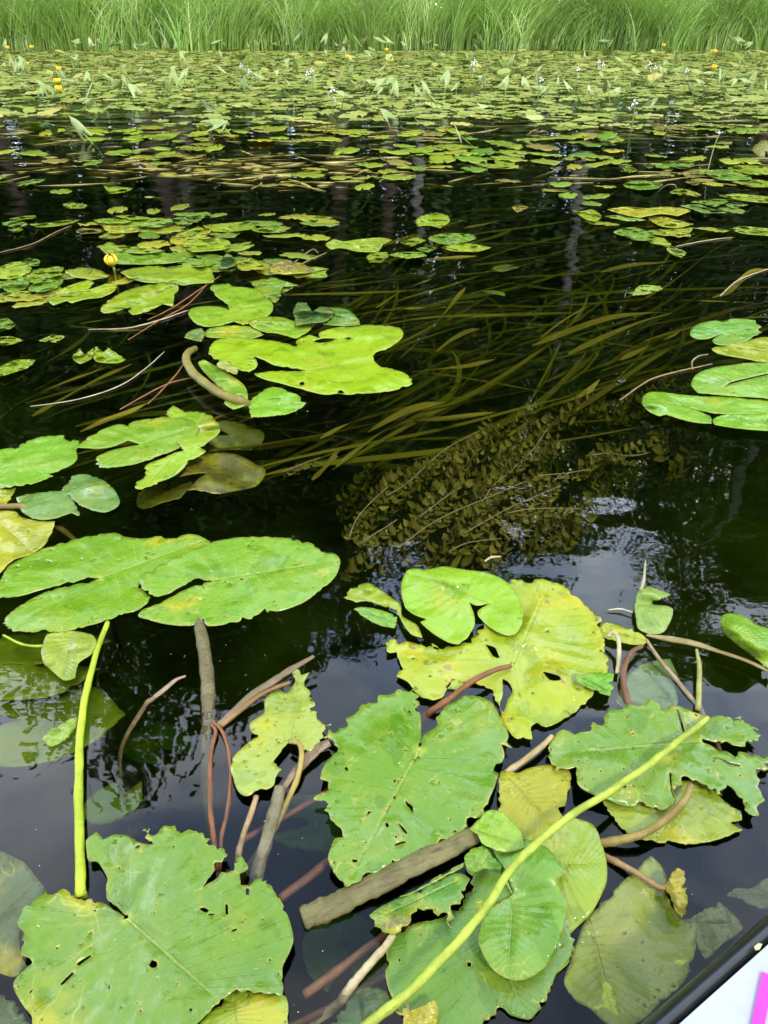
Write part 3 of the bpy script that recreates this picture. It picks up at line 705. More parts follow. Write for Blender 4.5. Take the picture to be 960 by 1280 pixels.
leaf('crumpled tan dead leaf scrap at the bottom edge beside the slanting stalk', D_,
 '400,735 448,690 500,708 545,685 564,720 548,790 480,800 420,790', '480,780', '500,700', 'T', h=.014, jag=.004, res=22, group=GN, bumps=[(440, 730, .010, .012), (530, 720, .012, .012)])
leaf('dark green drowned leaf at the bottom left of the slanting stalk', D_,
 '150,795 240,668 270,642 340,645 402,678 370,730 280,800', '260,660', '280,790', (.09, .17, .045, .1), h=-.008, res=24, group=GN)
leaf('large lime leaf just under water beside the board, crossed by pale veins', E_,
 '195,620 240,480 285,370 360,300 440,220 520,150 550,175 580,225 585,280 602,340 640,380 692,395 692,480 662,590 622,650 560,700 500,760 420,810 350,775 290,720 235,690', '285,378', '395,790', (.30, .38, .03, .1), h=-.006, jag=.002, nh=8, bites=2, res=38, und=.006, group=GN, groove=-.004, bumps=[(500, 200, .004, .03)])
leaf('olive sunken leaf against the dark rim of the board', E_,
 '640,388 690,368 770,322 810,345 865,412 850,440 790,480 742,530 720,535 700,500 690,480', '650,400', '860,410', (.20, .22, .035, .3), h=-.012, jag=.003, bites=2, res=24, group=GN)
leaf('crinkled dry yellow leaf scrap on the end of a thin brown stalk near the board', E_,
 '568,258 590,225 620,195 645,205 652,240 636,268 656,268 660,350 640,386 620,375 595,310', '572,262', '635,380', (.40, .34, .08, .4), h=.012, jag=.003, res=22, group=GN, bumps=[(610, 240, .012, .012), (640, 320, .010, .012)],
 stalk=[(833, 1110, .012), (822, 1108, .012), (800, 1094, .010), (775, 1080, .006), (758, 1072, .0), (745, 1068, -.02)], stalk_r=[.003, .0045, .0045], stalk_tint=(.30, .19, .08, .2))
leaf('pale drowned leaf blade at the right edge just above the board', E_,
 '800,300 840,270 900,270 950,235 990,225 990,330 940,350 880,330 850,310', '810,298', '985,290', (.22, .24, .07, .3), h=-.02, jag=.003, res=20, group=GN)
# right middle
leaf('pale young leaf opening like two cupped petals in the patch of mirrored sky', H_,
 '290,306 298,285 310,235 360,212 420,230 478,252 425,275 380,290 390,302 460,310 487,330 470,390 430,445 350,445 310,420 300,370', '300,306', '480,300', (.26, .38, .09, .05), h=.012, jag=.001, res=28, group=GN, bumps=[(350, 240, .014, .02), (420, 340, .010, .02), (390, 296, -.010, .012)],
 stalk=[(795, 757, .010), (798, 745, .016), (804, 728, .030), (806, 712, .045), (807, 700, .055)], stalk_r=[.002, .003, .001], stalk_tint=(.42, .40, .26, .1))
leaf('rolled-up lime leaf cut by the right picture edge', H_,
 '722,380 740,350 800,348 860,370 900,400 980,430 990,640 920,590 870,550 800,500 735,440', '730,390', '980,530', (.24, .42, .035, .12), h=.016, jag=.001, nh=8, res=30, group=GN, bumps=[(800, 420, .030, .03), (900, 490, .035, .03), (760, 400, .012, .02)])
leaf('large dull leaf under water below the yellowing leaf', H_,
 '200,790 235,690 280,640 330,600 400,580 470,575 515,670 490,684 512,800 480,850 300,850', '330,610', '480,800', (.17, .27, .08, .1), h=-.010, jag=.001, res=26, group=GN)
leaf('frayed yellow leaf end pointing at the brown twig on the right', H_,
 '120,412 160,382 200,400 270,420 330,450 362,478 340,502 260,500 180,482 130,472', '130,440', '360,480', (.36, .42, .04, .4), h=.008, jag=.005, nh=4, res=24, group=GN)
leaf('green leaf flap on the lower right edge of the large yellowing leaf', H_,
 '-10,650 60,640 190,645 196,700 180,762 120,745 50,712 10,690', '0,655', '180,750', (.19, .40, .04, .05), h=.018, jag=.004, res=24, group=GN, bumps=[(120, 690, .008, .02)])
leaf('crumpled yellow-green leaf just left of the glossy folded leaf', F_,
 '25,178 45,150 62,140 110,125 140,145 180,175 215,200 222,240 270,270 288,312 250,300 215,252 190,217 150,207 120,195 95,190 60,195', '200,230', '40,160', (.27, .38, .03, .25), h=.012, jag=.004, nh=4, res=30, group=GN, bumps=[(110, 150, .018, .015), (160, 190, .012, .015)])
leaf('little curled green leaf tip below the crumpled yellow-green leaf', F_,
 '55,217 80,210 130,215 202,240 196,280 150,272 100,247', '196,262', '60,220', (.19, .38, .06, .05), h=.010, jag=.004, res=22, group=GN, bumps=[(130, 230, .008, .02)])

# clump of lime leaves in the middle left
GM = 'lime leaf clump in the middle'
leaf('widest lime leaf of the middle clump, its right end rounded and bitten', J_,
 '490,308 440,302 370,290 330,270 295,258 306,290 280,315 240,310 190,285 140,265 120,237 150,195 220,185 300,190 380,200 445,215 460,188 500,175 540,187 538,165 600,148 700,138 780,140 830,145 852,165 850,185 820,210 790,230 752,240 740,260 765,293 800,300 860,320 887,345 880,365 830,382 760,392 640,400 610,395 560,400 490,385 400,360 340,345 300,330 290,318 380,310 450,310',
 '492,308', '870,250', (.31, .44, .012, .05), h=.012, jag=.004, nh=8, bites=5, res=44, und=.008, group=GM, holes=['515,198 555,188 600,190 575,202 530,204', '462,356 476,350 482,360 470,366', '606,394 612,382 624,384 630,396', '630,188 655,184 650,194'], bumps=[(700, 180, .010, .05), (780, 350, .006, .05)])
leaf('small upturned lime leaf at the lower tip of the middle clump', J_,
 '272,437 290,410 340,375 380,370 430,390 465,405 470,425 490,430 470,450 430,470 350,482 280,486 274,460', '276,450', '485,430', (.23, .43, .03, .0), h=.012, jag=.003, res=28, group=GM, bumps=[(380, 400, .012, .04)])
leaf('rolled green leaf lying next to the thick curved olive stalk', J_,
 '82,278 105,268 180,310 240,350 262,375 270,410 260,440 215,455 180,430 200,400 150,360 100,310', '110,275', '240,440', (.21, .38, .03, .12), h=.020, jag=.001, res=26, group=GM, bumps=[(170, 340, .02, .02), (230, 400, .02, .02)])
leaf('pale bleached leaf fragment between the rolled leaf and the widest lime leaf', J_,
 '150,290 170,270 200,275 235,310 225,325 190,312', '155,292', '232,318', (.42, .44, .16, .3), h=.034, res=16, group=GM)
leaf('round green leaf with a deep notch at the top of the middle clump', J_,
 '200,82 190,60 145,25 150,10 220,-5 300,5 350,40 366,70 350,100 300,125 250,138 216,125 170,140 110,145 70,130 46,97 60,75 110,68 165,70', '203,84', '340,60', (.22, .37, .02, .0), h=.010, jag=.002, nh=3, res=32, group=GM, bumps=[(290, 60, .008, .05)])
leaf('yellow-green leaf wedged under the round notched leaf', J_,
 '270,125 330,108 400,110 450,125 520,130 500,160 450,190 380,170 330,165 285,145', '450,150', '275,125', (.25, .41, .03, .1), h=.014, jag=.003, res=26, group=GM, bumps=[(330, 130, .012, .03)])
leaf('dark green leaf standing up behind the widest lime leaf, torn along its top', J_,
 '440,85 455,55 490,55 510,88 540,70 580,75 592,100 560,125 500,132 450,140', '470,135', '560,75', (.09, .21, .06, .0), h=.030, jag=.003, bites=2, res=26, group=GM, bumps=[(480, 80, .04, .04), (570, 90, .03, .03)])
leaf('smooth green leaf right of the dark upright leaf of the middle clump', J_,
 '578,72 640,80 680,110 690,137 620,142 550,135 585,110', '580,130', '680,120', (.13, .28, .04, .0), h=.022, res=24, group=GM, bumps=[(620, 95, .016, .04)])
leaf('yellowish leaf showing under the left end of the middle clump', J_,
 '105,170 130,150 200,140 280,145 330,175 280,190 180,188 120,185', '300,165', '110,170', (.26, .36, .03, .25), h=.006, jag=.003, res=22, group=GM)
leaf('grey-green leaf scrap at the far left tip of the middle clump', J_,
 '30,182 55,160 95,150 108,170 95,200 60,195', '95,175', '35,182', (.17, .24, .08, .2), h=.016, jag=.003, res=18, group=GM)
# right edge group
GE = 'leaves at the right edge'
leaf('green two-lobed leaf at the right edge, above a yellow leaf', N_,
 '690,366 600,400 540,402 500,385 492,360 510,330 560,305 650,290 690,300 740,280 800,280 885,290 890,310 920,325 905,350 925,365 870,390 820,420 750,435 680,440 635,425 630,402', '694,364', '915,340', (.16, .34, .06, .05), h=.010, jag=.003, nh=4, res=34, group=GE)
leaf('yellow leaf half hidden under the two-lobed leaf at the right edge', N_,
 '625,457 700,435 830,410 930,390 1010,400 1010,530 930,540 820,520 700,500 640,480', '700,450', '1000,480', (.35, .38, .03, .35), h=.004, jag=.003, nh=3, res=28, group=GE)
leaf('broad pale green leaf at the right edge with a dark slit along its middle', N_,
 '500,680 515,630 570,590 640,570 720,560 830,545 1030,545 1040,770 900,755 760,745 640,735 540,725', '690,690', '1030,600', (.19, .38, .045, .0), h=.018, jag=.002, nh=2, res=34, group=GE, holes=['700,686 740,660 850,632 960,608 962,614 850,642 745,670'])
leaf('lime leaf at the right edge with its left corner folded up', N_,
 '205,790 215,740 260,718 330,720 450,735 600,745 720,740 850,760 1030,750 1040,860 900,858 760,852 640,850 500,815 612,862 626,908 540,905 420,880 350,855 310,865 250,840', '640,838', '215,760', (.22, .42, .03, .05), h=.012, jag=.002, nh=3, res=38, group=GE, bumps=[(270, 790, .020, .03)])
leaf('lowest lime leaf at the right edge, its front rim touching open water', N_,
 '628,885 700,855 860,852 1040,845 1040,955 850,945 720,930 640,915', '640,872', '1030,900', (.20, .41, .03, .0), h=.015, jag=.001, nh=2, res=28, group=GE)

# smaller leaves farther out: (label, crop, outline, junction, tip, tint)
far = [
('lime leaf with a notched lower rim in open water left of the middle clump', K_, '375,500 400,470 450,440 520,415 600,402 660,405 670,425 655,450 650,490 610,480 550,510 500,522 480,505 492,490 430,510 390,515', '495,488', '665,410', 'L'),
('pair-lobed green leaf lying across a brown floating stem at the left', K_, '180,470 170,460 200,440 260,410 330,390 352,400 330,425 400,402 435,405 430,430 380,455 320,462 270,478 250,468 200,485', '290,435', '190,470', 'L'),
('small oval green leaf tilted up at the left edge beside a yellow leaf', K_, '5,415 30,385 80,375 110,400 90,425 30,435', '105,405', '8,415', 'G'),
('oval green leaf with pale rim overlapping two others at the left', K_, '105,420 130,400 190,380 230,382 235,400 210,420 150,435 115,432', '110,425', '235,390', 'G'),
('green leaf behind the oval pale-rimmed leaf at the left', K_, '80,385 120,365 190,345 220,355 235,370 180,385 130,400', '85,390', '225,358', 'L'),
('yellow leaf at the left edge above the tilted small oval leaf', K_, '-20,350 40,325 80,320 120,345 100,370 40,385 -20,382', '-10,360', '115,350', 'YG'),
('flat green leaf at the left edge along the brown floating stem', K_, '-20,450 30,435 110,430 115,445 70,465 -20,475', '-15,460', '110,438', 'L'),
('small round leaf just right of the yellow leaf at the left edge', K_, '85,320 110,307 150,315 145,335 110,338', '88,325', '148,325', 'G'),
('wide light green leaf with a round bite, nearest of the left raft', K_, '450,360 500,345 570,335 640,345 700,330 780,340 802,370 800,400 720,405 690,412 640,400 560,400 490,385', '690,360', '455,362', 'L'),
('pale green leaf second row of the left raft, right of the yellow flower', K_, '400,300 450,280 560,280 640,290 700,300 690,320 600,330 450,330 405,318', '690,310', '402,305', 'G'),
('wavy small green leaf at the right end of the left raft', K_, '640,320 700,305 780,315 810,325 790,335 720,340', '645,322', '808,325', 'G'),
('round light green leaf in the back row of the left raft', K_, '690,245 780,228 850,240 866,255 840,275 770,282 720,285 690,265', '700,260', '862,250', 'L'),
('long flat lime leaf along the back of the left raft', K_, '370,265 450,262 560,270 620,280 550,290 450,285 390,278', '610,280', '372,266', 'L'),
('yellow curled leaf at the back of the left raft', K_, '640,230 690,210 740,190 790,205 770,230 690,237', '645,232', '788,206', 'Y'),
('mustard yellow leaf in the back row above the yellow flower', K_, '385,190 420,182 480,190 540,205 490,212 410,215', '390,195', '538,205', 'Y'),
('thin brownish yellow leaf left of the mustard yellow leaf', K_, '285,205 310,195 380,200 375,213 300,215', '290,205', '378,206', 'K'),
('narrow lime leaf stretched flat near the left third of the picture', K_, '110,180 180,175 250,165 300,165 250,182 150,192', '115,182', '298,166', 'L'),
('light green leaf farthest left in the row behind the left raft', K_, '5,175 60,165 105,180 80,190 20,187', '10,176', '103,180', 'G'),
('small pale leaf just in front of the farthest left light green leaf', K_, '25,200 60,192 90,198 60,212', '28,200', '88,198', 'L'),
('thin pale leaf behind the farthest left light green leaf', K_, '35,160 90,150 135,148 130,158 70,166', '38,160', '133,152', 'L'),
('lone olive leaf in dark water under the pale trunk reflection at the left', K_, '235,105 270,100 325,108 320,120 250,120', '238,106', '324,112', 'L'),
('flat lime leaf in the middle row behind the left raft', K_, '350,165 400,158 500,165 470,178 380,176', '355,166', '498,166', 'L'),
('thin far lime leaf behind the left raft touching a brown stem', K_, '430,150 480,146 560,156 500,166', '435,150', '558,156', 'L'),
('ragged pale leaf next to the round grey-green leaf in the back row', K_, '515,185 580,165 640,160 645,180 580,192', '520,185', '642,165', 'P'),
('round grey-green leaf in the back row of the left raft', K_, '645,162 680,150 725,165 715,185 670,184', '650,165', '722,172', 'B'),
('half hidden leaf behind the round grey-green leaf', K_, '710,155 770,150 740,177 725,172', '715,160', '768,152', 'G'),
('broad toothed green leaf at the right of the back row', K_, '760,185 830,178 940,170 962,195 880,207 800,207', '770,190', '958,180', 'L'),
('single small leaf in dark water near the upper left', K_, '58,28 120,12 172,12 140,28 80,39', '62,30', '170,13', 'G'),
('yellow-green leaf alone in dark water at the upper left third', K_, '388,38 440,40 497,45 470,60 410,66', '392,40', '495,46', 'YG'),
('pointed green leaf trailing from the toothed leaf of the back row', L_, '340,200 400,190 475,205 440,212 370,210', '345,200', '473,206', 'L'),
('pale leaf floating alone left of the picture middle', L_, '518,152 580,148 648,155 610,167 550,163', '522,153', '646,156', 'P'),
('crumpled yellow leaf in open water right of the left raft', L_, '620,255 650,235 690,245 760,235 830,230 870,240 840,255 820,285 740,283 680,270 640,276', '690,258', '865,240', 'YG'),
('small round leaf under the crumpled yellow leaf', L_, '775,302 800,288 850,285 858,300 830,323 785,323', '780,305', '855,295', 'L'),
('flat pale leaf right of the small round leaf in open water', L_, '860,295 900,285 980,285 1000,300 920,309', '865,296', '998,298', 'P'),
('yellow leaf standing in the gap between the left raft and the middle clump', L_, '285,320 340,310 395,340 385,355 300,352', '290,330', '393,345', 'Y'),
('ochre leaf with dry sticks lying over it', L_, '410,330 480,315 540,330 592,360 500,367 420,372', '415,345', '588,358', 'K'),
('torn bluish leaf with a frayed edge behind the round notched leaf', L_, '370,405 430,380 455,390 520,410 455,420 455,452 430,476 390,450', '390,400', '440,470', 'G'),
('pale yellow-green heart leaf tilted towards us in open dark water', Q_, '80,110 100,97 135,92 160,100 163,115 140,130 115,124 85,126', '115,122', '150,98', 'L'),
('light green leaf nearest behind a flat oval one, centre of the picture', Q_, '110,155 150,143 220,145 230,157 170,171 130,166', '115,157', '226,150', 'G'),
('flat oval green leaf with a thin pale rim, centre of the picture', Q_, '140,178 200,166 270,178 230,189 170,187', '145,178', '268,178', 'L'),
('small leaf left of the flat oval leaf at the centre', Q_, '40,165 80,153 105,160 70,176', '44,165', '103,160', 'L'),
('thin yellowish leaf at the lower left of the centre leaf group', Q_, '15,198 60,190 108,198 60,206', '18,198', '106,198', 'L'),
('round small leaf in front of the light green centre leaf', Q_, '80,182 105,173 132,180 110,191', '83,182', '130,181', 'G'),
('tilted bright leaf with a bent tip right of the picture middle', Q_, '470,85 490,88 520,82 545,100 530,114 505,109', '474,86', '543,102', 'L'),
('pale green oval leaf alone in front of the yellow leaf heap', Q_, '573,140 600,130 630,128 675,145 670,160 630,160 600,151', '577,140', '674,150', 'G'),
('lone pale leaf on dark water above the ribbon weed', Q_, '604,291 622,289 640,273 690,275 696,283 650,297 622,299 620,294', '622,290', '694,279', 'P'),
('tiny bent leaf with a twig beside it on dark water at the right', Q_, '706,182 718,175 755,190 745,203 725,198', '710,181', '752,194', 'P'),
('bright yellow leaf, upper one of the yellow heap at the right', M_, '355,245 420,235 500,240 560,235 640,240 670,250 620,270 560,262 480,276 420,265', '480,258', '668,248', 'Y'),
('bright yellow leaf, front one of the yellow heap at the right', M_, '510,276 560,270 620,285 682,300 620,316 550,306', '515,278', '678,300', 'Y'),
('olive leaf in front of the yellow heap at the right', M_, '570,326 680,312 660,335 590,340', '575,327', '676,316', 'YG'),
('long pale leaf behind the lone oval leaf at the right', M_, '343,270 400,268 505,285 440,291', '346,271', '503,285', 'P'),
('round green leaf high up on the right in dark water', M_, '540,75 600,65 680,72 682,84 600,95 545,89', '545,80', '680,76', 'G'),
('big green leaf at the right edge with a yellow leaf in front', M_, '722,105 770,95 840,100 900,128 840,137 770,131', '895,124', '728,106', 'G'),
('green leaf at the upper right edge behind the big green leaf', M_, '805,90 870,80 960,84 990,110 900,116', '812,91', '985,98', 'L'),
('yellow leaf at the right edge in front of the big green leaf', M_, '820,142 900,130 990,146 990,160 900,161', '826,143', '985,152', 'YG'),
('oval green leaf right of centre beside a curved pale stem', M_, '420,147 480,135 560,148 550,165 480,172 430,163', '425,150', '558,154', 'G'),
('small lime leaf under the curved pale stem', M_, '590,180 630,165 660,175 630,193', '594,181', '658,176', 'L'),
('small brownish round leaf at the right of the curved pale stem', M_, '650,142 675,132 708,146 680,156', '654,142', '704,147', 'K'),
('long lime leaf folded at the right edge', M_, '775,192 850,186 990,200 990,222 870,213', '780,192', '985,212', 'L'),
('pale grey-green leaf heap piece near the right edge', M_, '630,230 700,225 760,245 850,258 720,259', '635,231', '846,257', 'B'),
('green leaf topmost of the grey-green heap near the right edge', M_, '690,217 760,205 830,210 760,236', '695,217', '826,211', 'G'),
('pale end leaf of the grey-green heap near the right edge', M_, '800,226 850,218 888,228 830,241', '805,227', '884,229', 'B'),
('olive flat leaf right of the pale oval leaf', M_, '680,315 740,312 820,325 780,333', '684,316', '818,326', 'YG'),
('green leaf touching the right edge in front of the yellow heap', M_, '815,318 870,308 990,320 990,346 870,336', '820,320', '985,332', 'L'),
('tiny white-green leaf alone high up on the right', M_, '492,80 515,72 540,80 515,91', '495,80', '537,81', 'B'),
('small yellow-green leaf left of the oval green leaf on the right', M_, '410,88 440,83 470,98 440,109', '414,89', '468,98', 'L'),
('brownish leaf sunk at the edge of the ribbon weed, right of centre', M_, '0,237 30,228 62,237 20,256', '4,238', '58,238', 'K'),
('little heart leaf, left one of two in dark water', T_, '180,455 190,438 200,430 212,446 235,428 230,455 200,470', '212,447', '190,466', 'L'),
('little heart leaf, right one of two in dark water', T_, '235,440 240,425 258,440 270,428 316,458 290,468 240,463', '258,441', '290,466', 'L'),
('oval lime leaf at the left edge under the two little heart leaves', T_, '-20,488 40,460 88,460 70,480 -10,503', '85,465', '-15,495', 'L'),
('thin sunken leaf between the left edge and the two little heart leaves', T_, '95,412 130,397 166,400 140,416', '98,412', '163,401', 'YG'),
('narrow green leaf at the left edge above the oval lime leaf', T_, '-20,405 20,400 60,410 20,422 -20,420', '55,411', '-15,412', 'L'),
('olive leaf at the left edge behind the narrow green leaf', T_, '-20,360 20,355 38,375 0,389 -20,388', '30,375', '-15,370', 'G'),
]
for i, (lab, crop, ol, jn, tp, ti) in enumerate(far):
    frg = random.Random(i*7+1)
    leaf(lab, crop, ol, jn, tp, ti, h=.006+.0022*(i % 6), jag=.0032, nh=frg.choice((0, 1, 2, 4)), bites=frg.choice((0, 1, 2)), res=24, und=.011, curl=.006, group='floating leaves in the middle distance',
         seed=i*13+5, hole_size=.02)
# two leaves that stand up out of the water
leaf('bluish green leaf standing upright between the left raft and the yellow leaf', L_, '215,332 250,290 280,305 286,330 250,346 225,346', '225,345', '262,292', (.16, .29, .10, 0), h=.02, res=18, bumps=[(255, 300, .05, .05)], group='floating leaves in the middle distance')

# ------------------------------------------------------------------ stalks, twigs, floating stems
stalk_thing('bright lime upright stalk standing at the left above the huge ragged leaf', [(134.5, 778, .004), (121, 815, .010), (108, 865, .012), (99.5, 920, .012), (98.5, 980, .010), (100, 1050, .008), (100.5, 1110, .006), (101, 1122, -.02)], [.0040, .0052, .0060, .0066, .0068], (.36, .47, .025, .0))
stalk_thing('long slanting yellow-green stalk arching over the leaves at the lower right', [(884, 897, .016), (860, 917, .028), (835, 937, .034), (785, 974, .040), (747, 999, .044), (707, 1024, .046), (643, 1082, .048), (610, 1130, .046), (573, 1177, .044), (543, 1207, .042), (507, 1243, .040), (460, 1279, .036), (415, 1312, .030), (380, 1340, .02)], [.0040, .0046, .0044, .0046, .0046, .0048, .0050, .0050], (.34, .42, .05, .1))
stalk_thing('thick broken brown stem floating under the heart-shaped leaf', [(378, 1148, .002), (400, 1140, .004), (425, 1129, .006), (450, 1114, .008), (480, 1101, .011), (510, 1085, .012), (560, 1061, .012), (602, 1040, .012)], [.0128, .0146, .0138, .0142, .0134, .0134, .0126, .0105], (.15, .135, .048, .45), name='broken_stem', cat='stem', sides=22, wob=.05, flat=.5)
stalk_thing('reddish stalk bent in a hook at the water surface, left of the pale spotted leaf', [(264, 905, .004), (270, 915, .006), (265, 935, .004), (262, 965, .0), (263, 1000, -.002), (268, 1058, -.006)], [.0024, .0034, .0036], GR)
stalk_thing('thinner reddish stalk curving beside the hooked one', [(266, 902, .004), (278, 915, .006), (287, 945, .003), (288, 985, .0), (283, 1020, -.003), (276, 1055, -.008)], [.0022, .0028, .0026], (.22, .09, .035, .3))
stalk_thing('grey-brown dead reed twig above the pale spotted leaf', [(272, 906, .004), (290, 890, .008), (315, 868, .016), (340, 853, .022), (365, 836, .028), (392, 820, .034)], [.003, .0045, .0055, .0065, .0055, .003], (.20, .15, .08, .4), name='dead_twig', cat='twig', flat=.6)
stalk_thing('brown thin twig running along the grey-brown reed twig', [(276, 908, .002), (300, 888, .008), (330, 866, .014), (362, 853, .018)], [.0035, .004, .003], (.26, .15, .06, .2), name='dead_twig', cat='twig')
stalk_thing('tan stalk dropping into the water below the pale spotted leaf', [(320, 995, .004), (312, 1020, .0), (303, 1050, -.004), (297, 1075, -.012)], [.0038, .0042, .004], (.33, .22, .10, .2))
stalk_thing('thick grey stem stump sinking below the pale spotted leaf', [(350, 985, .006), (343, 1012, .002), (334, 1050, -.004), (322, 1092, -.016)], [.008, .0085, .0085, .007], (.17, .15, .08, .4), name='stem_stump', cat='stem', sides=12)
stalk_thing('broad torn brown stem scrap left of the heart-shaped leaf', [(412, 928, .012), (392, 940, .010), (372, 962, .006), (355, 985, .0)], [.006, .009, .007, .004], (.22, .16, .09, .5), name='stem_scrap', cat='stem', flat=.4)
stalk_thing('dark red stalk running under water below the grey stump', [(300, 1052, -.03), (340, 1030, -.03), (400, 995, -.03), (440, 972, -.035)], [.004, .0045, .004], (.18, .065, .028, .3))
stalk_thing('reddish drowned stalk between the huge leaf and the broken stem', [(350, 1124, -.03), (385, 1098, -.028), (420, 1074, -.03)], [.005, .006, .005], (.18, .065, .028, .3))
stalk_thing('reddish brown drowned stalk under the torn dry-rimmed leaf', [(380, 1243, -.03), (420, 1215, -.022), (470, 1178, -.014), (500, 1160, -.01)], [.005, .0055, .005], (.22, .10, .045, .2))
stalk_thing('second drowned reddish stalk lower in the dark gap', [(350, 1290, -.05), (420, 1255, -.04), (475, 1225, -.04), (520, 1200, -.04)], [.004, .005, .004], (.18, .08, .04, .2))
stalk_thing('purple-brown stalk arching up at the right end of the yellowing leaf', [(802, 808, .010), (790, 815, .018), (782, 830, .018), (779, 850, .010), (783, 875, .0), (787, 890, -.01)], [.0035, .005, .005], (.17, .08, .035, .3))
stalk_thing('pale dry stalk loop beside the purple-brown stalk', [(760, 796, .016), (767, 790, .024), (773, 800, .022), (774, 820, .016), (771, 842, .008)], [.0025, .0035, .0035, .003], (.42, .36, .20, .3))
stalk_thing('grey stalk slanting in the water right of the purple-brown stalk', [(808, 800, .008), (824, 824, .004), (845, 850, .002), (870, 880, .0), (878, 892, -.01)], [.003, .0038, .0034], (.30, .23, .13, .2))
stalk_thing('olive upright stalk rising at the top of the ragged leaf', [(871, 812, .016), (874, 830, .014), (874, 855, .010), (872, 888, .008)], [.0022, .0038, .004], (.30, .30, .08, .2))
stalk_thing('dry striped reed straw pointing from the cupped young leaf to the rolled leaf', [(808, 794, .010), (840, 799, .012), (870, 805, .012), (895, 813, .012), (925, 823, .012), (965, 840, .012)], [.003, .0065, .006, .004, .0035, .0035], (.28, .22, .09, .35), name='dead_twig', cat='twig', flat=.6)
stalk_thing('thin pale straw left of the cupped young leaf', [(760, 762, .004), (775, 761, .006), (791, 766, .006)], [.001, .0018, .0012], (.46, .42, .28, .1), name='straw', cat='straw')
stalk_thing('tan stalk emerging between the olive yellow leaf and the ragged leaf', [(690, 920, .012), (676, 934, .014), (656, 950, .012), (632, 966, .010)], [.0035, .0042, .004], (.36, .27, .12, .2))
stalk_thing('white tipped broken reed end floating under the pair of long leaves', [(232, 845, .010), (220, 850, .008), (205, 862, .002), (190, 874, -.004), (180, 884, -.012)], [.002, .004, .0045, .004, .003], (.30, .22, .14, .3), name='straw', cat='straw', flat=.6)
stalk_thing('thick curved olive stalk arching over the rolled leaf of the middle clump', [(244, 436, .0), (235, 441, .03), (233, 452, .035), (243, 468, .03), (265, 485, .03), (285, 496, .028), (305, 503, .02), (312, 510, -.01)], [.009, .012, .012, .011, .010], (.21, .18, .035, .25), sides=12)
stalk_thing('thin white floating thread of root left of the middle clump', [(38, 508, .002), (70, 504, .003), (110, 496, .003), (150, 482, .003), (180, 462, .003), (205, 440, .003)], [.0012, .0016, .0012], (.46, .42, .25, .1), name='root_thread', cat='root')
for i, (lab, p) in enumerate([
 ('red-brown root strand under the left raft, upper one', [(185, 400), (215, 385), (245, 365), (275, 345)]),
 ('red-brown root strand under the left raft, lower one', [(160, 425), (200, 400), (235, 380), (262, 352)]),
 ('orange-brown root running from the thick olive stalk', [(185, 505), (205, 485), (225, 462), (245, 432)]),
 ('pinkish root beside the orange-brown root', [(150, 512), (185, 492), (215, 478), (250, 470)]),
 ('tan straw across the dark water left of the middle clump', [(110, 412), (160, 410), (200, 400), (235, 388)]),
 ('brown floating stem crossing the left group of leaves', [(-10, 378), (40, 373), (80, 367), (110, 363)]),
 ('dark stick leaning behind the left raft', [(-10, 318), (40, 305), (70, 290), (90, 282)]),
 ('dry stick laid over the ochre leaf', [(352, 338), (372, 325), (390, 312), (398, 316)]),
 ('second dry stick laid over the ochre leaf', [(358, 340), (385, 326), (408, 316)]),
 ('curved pale stem looping over the small lime leaf', [(822, 240), (832, 232), (843, 231), (847, 238)]),
 ('thin white twig beside the tiny bent leaf', [(845, 308), (870, 303), (895, 299), (915, 297)]),
 ('forked pale twig at the right edge above the two-lobed leaf', [(900, 370), (920, 352), (940, 343), (962, 336)]),
 ('curly brown tendril left of the right edge leaves', [(866, 462), (865, 452), (874, 445), (885, 443)]),
 ('thin brown twig on the weed left of the right edge leaves', [(775, 500), (810, 476), (845, 465), (890, 455)]),
 ('pale stem tip sticking out by the glossy folded leaf', [(606, 702), (614, 697), (626, 696)]),
]):
    zs = [.003]*len(p)
    if 'loop' in lab: zs = [.003, .05, .06, .003]
    rr = .0022 if 'root' in lab else .0026
    c = (.26, .12, .045, .2) if ('root' in lab) else ((.40, .34, .18, .2) if ('pale' in lab or 'white' in lab or 'tan' in lab) else (.24, .18, .07, .3))
    stalk_thing(lab, [(x, y, z) for (x, y), z in zip(p, zs)], [rr*.6, rr, rr*.7], c, name='root_strand' if 'root' in lab else 'floating_straw', cat='root' if 'root' in lab else 'straw')
# ------------------------------------------------------------------ weed under the surface
M_RIBBON = tint_leafy('ribbon_weed', (.11, .092, .011), (.22, .19, .020), (.22, .13, .025), .4, .3, nscale=6, spec=0.0)
def ribbon(path, w, seed):
    rg = random.Random(seed); P = [np.array(p, float) for p in path]; n = len(P); v = []; f = []
    tw = rg.uniform(-.5, .5)
    for i in range(n):
        t = P[min(i+1, n-1)]-P[max(i-1, 0)]; t /= np.linalg.norm(t)+1e-9
        s = np.cross(t, (0, 0, 1.0)); s /= np.linalg.norm(s)+1e-9
        u = i/(n-1); ww = w*.5*min(1, u*6+.3)*min(1, (1-u)*5+.08)
        a = tw+.5*math.sin(u*5+seed); d = s*math.cos(a)+np.array((0, 0, 1.0))*math.sin(a)
        v += [P[i]-d*ww, P[i]+d*ww]
    for i in range(n-1): f.append((2*i, 2*i+1, 2*i+3, 2*i+2))
    return v, f
RB = 'ribbon weed leaves under the surface'
